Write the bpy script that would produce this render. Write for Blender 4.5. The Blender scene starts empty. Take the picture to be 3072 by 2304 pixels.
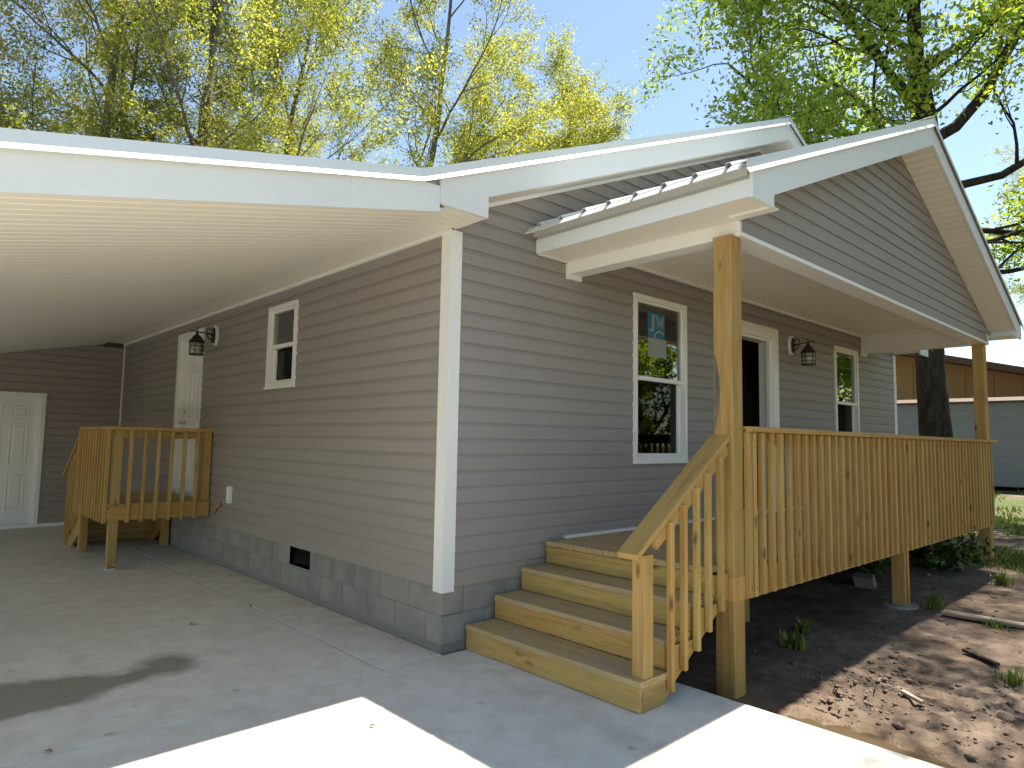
import bpy, math, random
import numpy as np
from mathutils import Matrix, Vector
random.seed(7)
S = bpy.context.scene
COL = S.collection
rad = math.radians

# ------------------------------------------------------------------ camera
CAM = (-2.97445, -3.88302, 1.5)
YAW, PITCH, ROLL = 0.749287, 0.084554, 0.0175168
def cam_matrix():
    f = Vector((math.sin(YAW)*math.cos(PITCH), math.cos(YAW)*math.cos(PITCH), math.sin(PITCH)))
    r = Vector((math.cos(YAW), -math.sin(YAW), 0)); u = r.cross(f)
    c, s = math.cos(ROLL), math.sin(ROLL)
    r2, u2 = c*r+s*u, -s*r+c*u
    m = Matrix((r2, u2, -f)).transposed().to_4x4(); m.translation = CAM
    return m
cd = bpy.data.cameras.new('camera'); co = bpy.data.objects.new('camera', cd); COL.objects.link(co)
co.matrix_world = cam_matrix()
cd.sensor_fit = 'HORIZONTAL'; cd.sensor_width = 36; cd.lens = 36*2015.38/3072
cd.clip_start = .05; cd.clip_end = 900
S.camera = co

# ------------------------------------------------------------------ light
SUN = Vector((.49, -.02, 1.0)).normalized()
w = bpy.data.worlds.new('World'); S.world = w; w.use_nodes = True
nt = w.node_tree; nt.nodes.clear()
sky = nt.nodes.new('ShaderNodeTexSky'); sky.sky_type = 'NISHITA'; sky.sun_disc = False
sky.sun_elevation = math.asin(SUN.z); sky.sun_rotation = math.atan2(SUN.x, SUN.y)
sky.air_density = 1.0; sky.dust_density = .25; sky.ozone_density = 1.2
bg = nt.nodes.new('ShaderNodeBackground'); bg.inputs['Strength'].default_value = .098
wo = nt.nodes.new('ShaderNodeOutputWorld')
nt.links.new(sky.outputs[0], bg.inputs[0]); nt.links.new(bg.outputs[0], wo.inputs[0])
sd = bpy.data.lights.new('sun', 'SUN'); sd.energy = 5.0; sd.angle = rad(.6); sd.color = (1, .965, .91)
so = bpy.data.objects.new('sun', sd); COL.objects.link(so)
so.rotation_euler = (-SUN).to_track_quat('-Z', 'Y').to_euler(); so.location = (6, 0, 30)
vs = S.view_settings
vs.view_transform = 'Standard'; vs.look = 'None'; vs.gamma = 1; vs.use_curve_mapping = False; vs.exposure = 1.33
vs.use_white_balance = True; vs.white_balance_temperature = 7000; vs.white_balance_tint = 8
S.cycles.max_bounces = 10; S.cycles.diffuse_bounces = 6; S.cycles.transparent_max_bounces = 12
S.cycles.use_denoising = True
S.cycles.caustics_reflective = False; S.cycles.caustics_refractive = False
S.render.filter_size = 1.7

# ------------------------------------------------------------------ materials
MATS = {}
class NT:
    def __init__(s, name):
        m = bpy.data.materials.new(name); m.use_nodes = True; s.m = m; s.t = m.node_tree; s.t.nodes.clear()
        MATS[name] = m
    def n(s, typ, **kw):
        nd = s.t.nodes.new(typ)
        for k, v in kw.items():
            if k.startswith('i_'):
                key = k[2:]; key = int(key) if key.isdigit() else key.replace('_', ' ')
                tgt = nd.inputs[key]
                if isinstance(v, bpy.types.NodeSocket): s.t.links.new(v, tgt)
                else: tgt.default_value = v
            else: setattr(nd, k, v)
        return nd
    def link(s, a, b): s.t.links.new(a, b)
    def noise(s, vec, scale, detail=3, rough=.55, dist=0):
        nd = s.n('ShaderNodeTexNoise', i_Scale=scale, i_Detail=detail, i_Roughness=rough, i_Distortion=dist)
        if vec is not None: s.link(vec, nd.inputs['Vector'])
        return nd.outputs['Fac']
    def ramp(s, fac, stops):
        nd = s.n('ShaderNodeValToRGB'); s.link(fac, nd.inputs[0]); cr = nd.color_ramp
        while len(cr.elements) < len(stops): cr.elements.new(.5)
        for e, (p, c) in zip(cr.elements, stops):
            e.position = p; e.color = (c[0], c[1], c[2], 1) if hasattr(c, '__len__') else (c, c, c, 1)
        return nd.outputs[0]
    def mix(s, fac, a, b, mode='MIX'):
        nd = s.n('ShaderNodeMix', data_type='RGBA', blend_type=mode)
        for sock, v in ((nd.inputs[0], fac), (nd.inputs[6], a), (nd.inputs[7], b)):
            if isinstance(v, bpy.types.NodeSocket): s.link(v, sock)
            elif hasattr(v, '__len__'): sock.default_value = (v[0], v[1], v[2], 1)
            else: sock.default_value = v
        return nd.outputs[2]
    def math(s, op, a, b=None, c=None, clamp=False):
        nd = s.n('ShaderNodeMath', operation=op); nd.use_clamp = clamp
        for i, v in enumerate((a, b, c)):
            if v is None: continue
            if isinstance(v, bpy.types.NodeSocket): s.link(v, nd.inputs[i])
            else: nd.inputs[i].default_value = v
        return nd.outputs[0]
    def mapping(s, vec, scale=(1, 1, 1), loc=(0, 0, 0)):
        nd = s.n('ShaderNodeMapping'); s.link(vec, nd.inputs[0]); nd.inputs['Scale'].default_value = scale; nd.inputs['Location'].default_value = loc
        return nd.outputs[0]
    def objvec(s, rnd=True):
        tc = s.n('ShaderNodeTexCoord').outputs['Object']
        if not rnd: return tc, None
        oi = s.n('ShaderNodeObjectInfo').outputs['Random']
        off = s.n('ShaderNodeCombineXYZ'); s.link(s.math('MULTIPLY', oi, 37.), off.inputs[0]); s.link(s.math('MULTIPLY', oi, 91.), off.inputs[1]); s.link(s.math('MULTIPLY', oi, 17.), off.inputs[2])
        va = s.n('ShaderNodeVectorMath', operation='ADD'); s.link(tc, va.inputs[0]); s.link(off.outputs[0], va.inputs[1])
        return va.outputs[0], oi
    def pos(s): return s.n('ShaderNodeNewGeometry').outputs['Position']
    def out(s, color, rough=.6, metal=0, bump=None, bstr=.2, bdist=.01, spec=.5, **kw):
        p = s.n('ShaderNodeBsdfPrincipled')
        for key, v in (('Base Color', color), ('Roughness', rough), ('Metallic', metal), ('Specular IOR Level', spec)):
            if isinstance(v, bpy.types.NodeSocket): s.link(v, p.inputs[key])
            elif key == 'Base Color': p.inputs[key].default_value = (v[0], v[1], v[2], 1)
            else: p.inputs[key].default_value = v
        if bump is not None:
            b = s.n('ShaderNodeBump'); b.inputs['Strength'].default_value = bstr; b.inputs['Distance'].default_value = bdist
            s.link(bump, b.inputs['Height']); s.link(b.outputs[0], p.inputs['Normal'])
        o = s.n('ShaderNodeOutputMaterial'); s.link(p.outputs[0], o.inputs[0])
        return s.m

def mat_siding(name, c):
    t = NT(name); v, oi = t.objvec()
    g = t.noise(t.mapping(v, (3, 3, 60)), 1.5, 3)
    d = t.noise(v, 1.1, 3)
    base = t.mix(t.math('MULTIPLY', oi, .5), c, [x*.93 for x in c])
    col = t.mix(t.ramp(d, [(.35, 0), (.75, .35)]), base, [c[0]*.86, c[1]*.85, c[2]*.82])
    sx = t.n('ShaderNodeSeparateXYZ'); t.link(t.pos(), sx.inputs[0])
    low = t.math('MULTIPLY', t.math('SUBTRACT', .95, sx.outputs[2], clamp=True), t.ramp(t.noise(t.pos(), 5, 5, .65), [(.38, 0), (.7, 1.1)]))
    col = t.mix(t.math('MULTIPLY', low, .8, clamp=True), col, (.36, .29, .20))
    wav = t.noise(t.mapping(t.pos(), (1, 1, 2.5)), 1.6, 3)
    return t.out(col, .5, bump=t.math('ADD', t.math('MULTIPLY', g, .12), wav), bstr=.22, bdist=.012, spec=.4)
mat_siding('siding', (.30, .27, .254))
mat_siding('siding_shed', (.31, .268, .258))
t = NT('white_vinyl'); v, oi = t.objvec()
t.out(t.mix(t.ramp(t.noise(v, 1.7, 4), [(.4, 0), (.8, .4)]), (.80, .79, .765), (.72, .70, .655)), .42, bump=t.noise(v, 25, 2), bstr=.05, bdist=.002)
t = NT('white_paint'); v, oi = t.objvec()
t.out(t.mix(t.ramp(t.noise(v, 3, 4), [(.4, 0), (.8, .4)]), (.80, .795, .77), (.74, .72, .68)), .38)
t = NT('soffit_vinyl'); v, oi = t.objvec()
t.out(t.mix(t.math('MULTIPLY', oi, .5), (.80, .755, .665), (.76, .715, .62)), .5, bump=t.noise(v, 8, 2), bstr=.08, bdist=.004)
t = NT('fascia_metal'); v, oi = t.objvec()
t.out(t.mix(t.ramp(t.noise(v, 2, 3), [(.4, 0), (.8, .5)]), (.74, .755, .75), (.68, .70, .70)), .4, bump=t.noise(t.mapping(v, (1, 1, 4)), 2.0, 2), bstr=.10, bdist=.02)
t = NT('galvalume'); v, oi = t.objvec()
t.out(t.mix(t.noise(v, 3, 3), (.68, .72, .73), (.62, .66, .67)), .38, metal=.2, bump=t.noise(v, 3, 2), bstr=.08, bdist=.01)
t = NT('dull_metal'); v, oi = t.objvec()
t.out(t.mix(t.noise(t.mapping(v, (1, 1, .2)), 4, 3), (.50, .50, .485), (.58, .58, .565)), .45, metal=.25, bump=t.noise(v, 5, 2), bstr=.15, bdist=.02)
# treated lumber: local X runs along the board
def mat_wood(name, c1, c2, c3, knot, wet=.0):
    t = NT(name); v, oi = t.objvec()
    ring = t.noise(t.mapping(v, (.7, 14, 14)), 2.2, 4, .6, 1.2)
    fine = t.noise(t.mapping(v, (5, 150, 150)), 1.0, 2)
    big = t.noise(t.mapping(v, (1.4, 4, 4)), 1.3, 3)
    col = t.ramp(ring, [(.34, c1), (.50, c2), (.64, c3)])
    col = t.mix(t.ramp(big, [(.38, 0), (.75, .75)]), col, [c1[0]*.92, c1[1]*1.0, c1[2]*.82])
    o2 = t.math('FRACT', t.math('MULTIPLY', oi, 7.31))
    tint = t.mix(oi, (1.05, .92, .76), (.95, .98, .88))
    tint = t.mix(1., tint, t.mix(o2, (.82, .82, .82), (1.08, 1.08, 1.08)), 'MULTIPLY')
    sm = t.noise(t.mapping(v, (1.1, 5, 5)), 3.1, 5, .65)
    col = t.mix(1., col, tint, 'MULTIPLY')
    col = t.mix(t.math('MULTIPLY', t.ramp(sm, [(.52, 0), (.72, 1)]), .38), col, (c3[0]*.55, c3[1]*.55, c3[2]*.6))
    vo = t.n('ShaderNodeTexVoronoi', i_Scale=1.0, i_Randomness=1.0); t.link(t.mapping(v, (2.6, 7.5, 7.5)), vo.inputs['Vector'])
    kn = t.math('ADD', vo.outputs['Distance'], t.math('MULTIPLY', t.noise(v, 30, 2), .12))
    k = t.ramp(kn, [(.115, 1), (.215, 0)])
    col = t.mix(t.math('MULTIPLY', k, .85), col, knot)
    col = t.mix(t.math('MULTIPLY', t.ramp(fine, [(.4, 0), (.8, 1)]), .22), col, (c2[0]*.6, c2[1]*.58, c2[2]*.5))
    return t.out(col, .62, bump=t.math('ADD', t.math('MULTIPLY', ring, .6), fine), bstr=.25, bdist=.003, spec=.3)
mat_wood('pine', (.53, .355, .15), (.47, .295, .11), (.38, .215, .07), (.10, .045, .022))
mat_wood('pine_stair', (.52, .36, .155), (.46, .305, .12), (.38, .23, .08), (.12, .06, .027))
mat_wood('pine_warm', (.50, .325, .135), (.45, .28, .10), (.37, .21, .07), (.12, .05, .025))
t = NT('pine_tread'); v, oi = t.objvec()
ring = t.noise(t.mapping(v, (.7, 12, 12)), 2.2, 4, .6, 1.0); dust = t.noise(v, 4, 5, .65)
wc = t.ramp(ring, [(.34, (.50, .375, .185)), (.5, (.45, .325, .145)), (.66, (.36, .245, .10))])
wc = t.mix(t.ramp(dust, [(.42, 0), (.66, .7)]), wc, (.36, .30, .215))
t.out(wc, .75, bump=t.math('ADD', ring, dust), bstr=.25, bdist=.004, spec=.25)
# concrete
def concrete(name, stain):
    t = NT(name); p = t.pos()
    n1 = t.noise(p, .55, 6, .6); n2 = t.noise(p, 5.5, 5, .65); n3 = t.noise(p, 90, 2)
    c = t.ramp(n1, [(.3, (.62, .58, .50)), (.5, (.70, .66, .58)), (.7, (.74, .705, .635))])
    c = t.mix(t.math('MULTIPLY', t.ramp(n2, [(.35, 1), (.6, 0)]), .42), c, (.48, .43, .34))
    vo = t.n('ShaderNodeTexVoronoi', i_Scale=3.1, i_Randomness=1.0); t.link(t.mix(.06, p, t.n('ShaderNodeTexNoise', i_Scale=9.).outputs[1]), vo.inputs['Vector'])
    sp = t.ramp(t.math('ADD', vo.outputs['Distance'], t.math('MULTIPLY', t.noise(p, 22, 3), .16)), [(.10, 1), (.19, 0)])
    c = t.mix(t.math('MULTIPLY', sp, .6), c, (.27, .19, .12))
    rough = .82
    if stain:
        sx = t.n('ShaderNodeSeparateXYZ'); t.link(p, sx.inputs[0]); X, Y = sx.outputs[0], sx.outputs[1]
        wob = t.math('MULTIPLY', t.math('SUBTRACT', t.noise(p, 2.3, 4, .6), .5), .5)
        # wet run: a band that narrows towards a round end
        yc = t.math('ADD', Y, wob)
        half = t.math('MULTIPLY_ADD', t.math('ADD', X, 1.46), -.27, .10)
        band = t.math('SUBTRACT', half, t.math('ABSOLUTE', t.math('SUBTRACT', yc, .86)))
        end = t.math('MULTIPLY', t.math('SUBTRACT', -1.45, t.math('ADD', X, wob)), 1.0)
        m1 = t.math('MINIMUM', band, end)
        dx = t.math('ADD', X, 1.50); dy = t.math('SUBTRACT', Y, .97)
        blob = t.math('SUBTRACT', .17, t.math('ADD', t.math('SQRT', t.math('ADD', t.math('MULTIPLY', dx, dx), t.math('MULTIPLY', t.math('MULTIPLY', dy, dy), .5))), t.math('MULTIPLY', wob, .4)))
        m = t.math('MULTIPLY_ADD', t.math('ADD', t.math('MAXIMUM', m1, blob), t.math('MULTIPLY', t.math('SUBTRACT', t.noise(p, 14, 4, .7), .5), .10)), 8., .35, clamp=True)
        c = t.mix(t.math('MULTIPLY', m, .8), c, (.20, .18, .135))
        # mud tracked along the foot of the block wall
        near = t.math('MULTIPLY', t.math('SUBTRACT', 1.0, t.math('MULTIPLY', t.math('ABSOLUTE', t.math('ADD', X, .05)), 4.2), clamp=True), t.ramp(t.noise(p, 3.5, 4), [(.4, 0), (.65, 1)]))
        c = t.mix(t.math('MULTIPLY', near, .5), c, (.40, .315, .20))
        rr = t.n('ShaderNodeMix', data_type='FLOAT'); t.link(m, rr.inputs[0]); rr.inputs[2].default_value = .82; rr.inputs[3].default_value = .6
        rough = rr.outputs[0]
    br = t.noise(t.mapping(p, (2.5, 95, 1)), 1., 3, .7)
    c = t.mix(t.math('MULTIPLY', t.ramp(br, [(.5, 0), (.75, 1)]), .10), c, (.40, .37, .31))
    return t.out(c, rough, bump=t.math('ADD', t.math('ADD', t.math('MULTIPLY', n2, 1.2), n3), t.math('MULTIPLY', br, 1.2)), bstr=.14, bdist=.008, spec=.3)
concrete('concrete', True); concrete('concrete_plain', False)
t = NT('block'); v, oi = t.objvec()
bc = t.mix(oi, (.255, .248, .228), (.22, .213, .196))
bc = t.mix(t.math('MULTIPLY', t.ramp(t.noise(v, 3.2, 5, .6), [(.4, 0), (.68, 1)]), .45), bc, (.42, .385, .31))
t.out(bc, .93, bump=t.noise(v, 70, 3), bstr=.4, bdist=.006, spec=.2)
t = NT('mortar'); p = t.pos()
t.out(t.mix(t.noise(p, 7, 3), (.245, .235, .215), (.215, .205, .19)), .95, bump=t.noise(p, 60, 3), bstr=.3, bdist=.005, spec=.2)
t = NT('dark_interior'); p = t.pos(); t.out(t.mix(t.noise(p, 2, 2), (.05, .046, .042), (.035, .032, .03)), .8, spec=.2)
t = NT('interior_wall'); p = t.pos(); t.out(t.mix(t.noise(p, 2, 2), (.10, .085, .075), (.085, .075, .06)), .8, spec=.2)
t = NT('black_iron'); v, oi = t.objvec(); t.out(t.mix(t.noise(v, 30, 2), (.018, .016, .015), (.03, .027, .025)), .42, metal=.4)
t = NT('seeded_glass'); v, oi = t.objvec(); t.out((.30, .31, .28), .12, bump=t.noise(v, 40, 2), bstr=.3, bdist=.004, spec=.8)
def glass(name, tint, refl):
    t = NT(name); v, oi = t.objvec()
    tr = t.n('ShaderNodeBsdfTransparent'); tr.inputs[0].default_value = (*tint, 1)
    gl = t.n('ShaderNodeBsdfGlossy'); gl.inputs['Roughness'].default_value = .015; gl.inputs[0].default_value = (.95, .97, .95, 1)
    b = t.n('ShaderNodeBump'); b.inputs['Strength'].default_value = .03; b.inputs['Distance'].default_value = .01
    t.link(t.noise(v, 3.0, 2), b.inputs['Height']); t.link(b.outputs[0], gl.inputs['Normal'])
    fr = t.n('ShaderNodeFresnel'); fr.inputs[0].default_value = 1.5
    f = t.math('MULTIPLY_ADD', fr.outputs[0], refl[1], refl[0], clamp=True)
    mx = t.n('ShaderNodeMixShader'); t.link(f, mx.inputs[0]); t.link(tr.outputs[0], mx.inputs[1]); t.link(gl.outputs[0], mx.inputs[2])
    o = t.n('ShaderNodeOutputMaterial'); t.link(mx.outputs[0], o.inputs[0])
glass('window_glass', (.88, .90, .88), (.16, 1.3))
glass('screened_glass', (.35, .36, .35), (.0, .3))
t = NT('sticker_blue'); v, oi = t.objvec(); t.out(t.mix(t.noise(v, 9, 2), (.010, .115, .22), (.012, .135, .25)), .4)
t = NT('sticker_white'); v, oi = t.objvec(); t.out(t.mix(t.noise(v, 9, 2), (.23, .26, .24), (.28, .31, .28)), .5)
# ground
t = NT('soil'); p = t.pos()
n1 = t.noise(p, .9, 6, .62); n2 = t.noise(p, 9, 6, .7); n3 = t.noise(p, 45, 4, .7)
c = t.ramp(n1, [(.30, (.075, .05, .033)), (.48, (.15, .105, .075)), (.68, (.255, .195, .148))])
c = t.mix(t.math('MULTIPLY', t.ramp(n2, [(.35, 1), (.58, 0)]), .65), c, (.05, .033, .022))
sx = t.n('ShaderNodeSeparateXYZ'); t.link(p, sx.inputs[0]); X, Y = sx.outputs[0], sx.outputs[1]
wob = t.math('MULTIPLY', t.math('SUBTRACT', t.noise(p, 3.0, 4), .5), .5)
ddx = t.math('MULTIPLY', t.math('SUBTRACT', X, 1.12), 2.0); ddy = t.math('MULTIPLY', t.math('ADD', Y, 2.35), .85)
wet = t.math('SUBTRACT', 1.05, t.math('ADD', t.math('SQRT', t.math('ADD', t.math('MULTIPLY', ddx, ddx), t.math('MULTIPLY', ddy, ddy))), wob), clamp=True)
wet = t.math('MULTIPLY', wet, 1.7, clamp=True)
c = t.mix(t.math('MULTIPLY', wet, .55), c, (.19, .115, .06))
far = t.math('MULTIPLY', t.math('SUBTRACT', t.math('MAXIMUM', t.math('ABSOLUTE', t.math('SUBTRACT', X, 3.)), t.math('MULTIPLY', t.math('ABSOLUTE', Y), 1.1)), 7.0), .25, clamp=True)
gr = t.math('MULTIPLY', far, t.ramp(t.noise(p, .5, 5), [(.42, .15), (.62, .95)]))
c = t.mix(gr, c, t.ramp(n2, [(.3, (.045, .085, .02)), (.7, (.10, .15, .04))]))
rg = t.math('MULTIPLY_ADD', wet, -.45, .92)
t.out(c, rg, bump=t.math('ADD', t.math('MULTIPLY', n2, 1.5), n3), bstr=.55, bdist=.03, spec=.3)
t = NT('muddy_water'); p = t.pos()
t.out(t.mix(t.noise(p, 4, 4), (.085, .06, .038), (.12, .083, .052)), .06, bump=t.noise(p, 8, 3), bstr=.05, bdist=.01)
def mat_leaf(name, stops, trans=.45):
    t = NT(name)
    g = t.n('ShaderNodeNewGeometry'); r = g.outputs['Random Per Island']
    big = t.noise(g.outputs['Position'], .45, 3)
    f = t.math('MULTIPLY_ADD', t.math('SUBTRACT', big, .5), .8, r, clamp=True)
    c = t.ramp(f, stops)
    d = t.n('ShaderNodeBsdfDiffuse'); t.link(c, d.inputs[0])
    tl = t.n('ShaderNodeBsdfTranslucent'); t.link(t.mix(1., c, (1.25, 1.2, .6), 'MULTIPLY'), tl.inputs[0])
    gl = t.n('ShaderNodeBsdfGlossy'); gl.inputs['Roughness'].default_value = .45; gl.inputs[0].default_value = (.6, .65, .55, 1)
    mx = t.n('ShaderNodeMixShader'); mx.inputs[0].default_value = trans; t.link(d.outputs[0], mx.inputs[1]); t.link(tl.outputs[0], mx.inputs[2])
    m2 = t.n('ShaderNodeMixShader'); m2.inputs[0].default_value = .05; t.link(mx.outputs[0], m2.inputs[1]); t.link(gl.outputs[0], m2.inputs[2])
    o = t.n('ShaderNodeOutputMaterial'); t.link(m2.outputs[0], o.inputs[0])
mat_leaf('leaf_spring', [(.0, (.18, .22, .045)), (.35, (.34, .385, .075)), (.7, (.45, .475, .11)), (1., (.54, .48, .15))], .55)
mat_leaf('leaf_olive', [(.0, (.14, .18, .05)), (.4, (.27, .31, .075)), (.75, (.40, .38, .10)), (1., (.52, .38, .15))], .55)
mat_leaf('leaf_oak', [(.0, (.13, .22, .035)), (.4, (.23, .34, .05)), (.75, (.37, .48, .075)), (1., (.47, .52, .10))], .65)
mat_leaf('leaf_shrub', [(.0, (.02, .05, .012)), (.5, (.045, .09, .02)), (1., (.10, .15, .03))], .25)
mat_leaf('leaf_grass', [(.0, (.06, .11, .02)), (.5, (.12, .19, .03)), (1., (.24, .28, .05))], .3)
mat_leaf('leaf_dry', [(.0, (.12, .055, .025)), (.5, (.22, .11, .05)), (1., (.36, .24, .13))], .15)
def mat_bark(name, a, b):
    t = NT(name); v, oi = t.objvec()
    n = t.noise(t.mapping(v, (6, 6, 1.3)), 2.5, 5, .65)
    t.out(t.ramp(n, [(.35, a), (.65, b)]), .95, bump=n, bstr=.8, bdist=.05, spec=.15)
mat_bark('bark_grey', (.085, .07, .055), (.21, .185, .15)); mat_bark('bark_dark', (.022, .018, .014), (.07, .058, .045))
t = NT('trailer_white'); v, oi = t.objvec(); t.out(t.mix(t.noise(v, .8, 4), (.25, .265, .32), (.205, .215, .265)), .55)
t = NT('tan_board'); v, oi = t.objvec(); t.out(t.mix(t.noise(t.mapping(v, (1, 6, .6)), 1.5, 4), (.40, .235, .10), (.32, .185, .08)), .75)
t = NT('brown_roof'); v, oi = t.objvec(); t.out(t.mix(t.noise(v, 3, 4), (.085, .05, .034), (.12, .075, .05)), .8)
t = NT('weathered_board'); v, oi = t.objvec()
n = t.noise(t.mapping(v, (.8, 14, 14)), 2, 4); t.out(t.ramp(n, [(.3, (.40, .33, .25)), (.7, (.24, .18, .13))]), .85, bump=n, bstr=.3, bdist=.004)
t = NT('copper_wire'); v, oi = t.objvec(); t.out(t.mix(t.noise(v, 20, 2), (.55, .36, .08), (.48, .31, .07)), .45)
t = NT('clod'); v, oi = t.objvec(); n = t.noise(t.pos(), 25, 4); t.out(t.ramp(n, [(.3, (.09, .06, .04)), (.7, (.25, .19, .14))]), .9, bump=n, bstr=.5, bdist=.01)

# ------------------------------------------------------------------ helpers
WM = {}
def link(o, parent=None, mw=None):
    COL.objects.link(o)
    if mw is None: mw = Matrix.Identity(4)
    o.matrix_basis = mw; WM[o.name] = mw
    if parent is not None:
        o.parent = parent; o.matrix_parent_inverse = WM[parent.name].inverted()
    return o
def tag(o, label, cat=None, group=None, kind=None):
    if label: o['label'] = label
    if cat: o['category'] = cat
    if group: o['group'] = group
    if kind: o['kind'] = kind
    return o
def empty(name, loc, label, cat, group=None):
    o = bpy.data.objects.new(name, None); o.empty_display_size = .2
    link(o, None, Matrix.Translation(loc)); return tag(o, label, cat, group)
def mesh(name, verts, faces, mat, smooth=False):
    me = bpy.data.meshes.new(name); me.from_pydata([tuple(v) for v in verts], [], [tuple(f) for f in faces])
    me.materials.append(MATS[mat])
    if smooth: me.polygons.foreach_set('use_smooth', [True]*len(me.polygons))
    me.update(); return me
def fix(me):
    import bmesh
    b = bmesh.new(); b.from_mesh(me); bmesh.ops.recalc_face_normals(b, faces=b.faces); b.to_mesh(me); b.free(); return me
def add(name, verts, faces, mat, parent=None, smooth=False, mw=None, recalc=True):
    me = mesh(name, verts, faces, mat, smooth)
    if recalc: fix(me)
    return link(bpy.data.objects.new(name, me), parent, mw)
BF = [(0,3,2,1),(4,5,6,7),(0,1,5,4),(1,2,6,5),(2,3,7,6),(3,0,4,7)]
def boxv(x0,x1,y0,y1,z0,z1):
    return [(x0,y0,z0),(x1,y0,z0),(x1,y1,z0),(x0,y1,z0),(x0,y0,z1),(x1,y0,z1),(x1,y1,z1),(x0,y1,z1)]
def box(name, x0,x1,y0,y1,z0,z1, mat, parent=None):
    return add(name, boxv(x0,x1,y0,y1,z0,z1), BF, mat, parent)
class MB:
    def __init__(s): s.v=[]; s.f=[]
    def add(s, v, f):
        n=len(s.v); s.v+= [tuple(x) for x in v]; s.f+=[tuple(i+n for i in q) for q in f]; return s
    def box(s, *a): return s.add(boxv(*a), BF)
    def extr(s, poly, vec):
        n=len(poly); vec=Vector(vec); a=[Vector(p) for p in poly]; b=[p+vec for p in a]
        return s.add(a+b, [tuple(range(n))[::-1], tuple(range(n,2*n))]+[(i,(i+1)%n,(i+1)%n+n,i+n) for i in range(n)])
    def tube(s, pts, radii, sides=6, cap=True):
        pts=[Vector(p) for p in pts]; n=len(pts)
        radii=[float(q) for q in radii] if hasattr(radii,'__len__') else [float(radii)]*n
        base=len(s.v); prev=None
        for i,p in enumerate(pts):
            d=(pts[min(i+1,n-1)]-pts[max(i-1,0)])
            if d.length<1e-9: d=Vector((0,0,1))
            d.normalize()
            if prev is None: u=d.orthogonal().normalized()
            else:
                u=prev-d*prev.dot(d)
                if u.length<1e-6: u=d.orthogonal()
                u.normalize()
            prev=u; w_=d.cross(u)
            for k in range(sides):
                a=2*math.pi*k/sides; s.v.append(tuple(p+(u*math.cos(a)+w_*math.sin(a))*radii[i]))
        for i in range(n-1):
            for k in range(sides):
                a=base+i*sides+k; b=base+i*sides+(k+1)%sides
                s.f.append((a,b,b+sides,a+sides))
        if cap:
            s.f.append(tuple(base+k for k in range(sides))[::-1]); s.f.append(tuple(base+(n-1)*sides+k for k in range(sides)))
        return s
    def lathe(s, prof, c, sides=12, axis=None):
        base=len(s.v)
        for r,z in prof:
            for k in range(sides):
                a=2*math.pi*(k+.5)/sides; s.v.append((c[0]+r*math.cos(a), c[1]+r*math.sin(a), c[2]+z))
        for i in range(len(prof)-1):
            for k in range(sides):
                a=base+i*sides+k; b=base+i*sides+(k+1)%sides; s.f.append((a,b,b+sides,a+sides))
        s.f.append(tuple(base+k for k in range(sides))[::-1]); s.f.append(tuple(base+(len(prof)-1)*sides+k for k in range(sides)))
        return s
    def build(s, name, mat, parent=None, smooth=False, recalc=True): return add(name, s.v, s.f, mat, parent, smooth, None, recalc)
def extr(name, poly, vec, mat, parent=None): return MB().extr(poly, vec).build(name, mat, parent)
BCACHE={}
def board(name, p0, p1, wdt, thk, mat, parent, up=(0,0,1), ch=.003):
    """board from p0 to p1 (centre line); wdt across, thk along 'up'. local X = length"""
    p0=Vector(p0); p1=Vector(p1); L=(p1-p0).length
    X=(p1-p0).normalized(); Z=Vector(up); Z=(Z-X*Z.dot(X)).normalized(); Y=Z.cross(X)
    key=(name,round(L,3),round(wdt,4),round(thk,4),mat)
    me=BCACHE.get(key)
    if me is None:
        a,b=wdt/2,thk/2; c=ch
        sec=[(-a+c,-b),(a-c,-b),(a,-b+c),(a,b-c),(a-c,b),(-a+c,b),(-a,b-c),(-a,-b+c)]
        m=MB(); m.add([(0,y,z) for y,z in sec]+[(L,y,z) for y,z in sec],
            [tuple(range(8))[::-1],tuple(range(8,16))]+[(i,(i+1)%8,(i+1)%8+8,i+8) for i in range(8)])
        me=fix(mesh(name,m.v,m.f,mat)); BCACHE[key]=me
    mw=Matrix((X,Y,Z)).transposed().to_4x4(); mw.translation=p0
    return link(bpy.data.objects.new(name,me),parent,mw)

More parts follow.
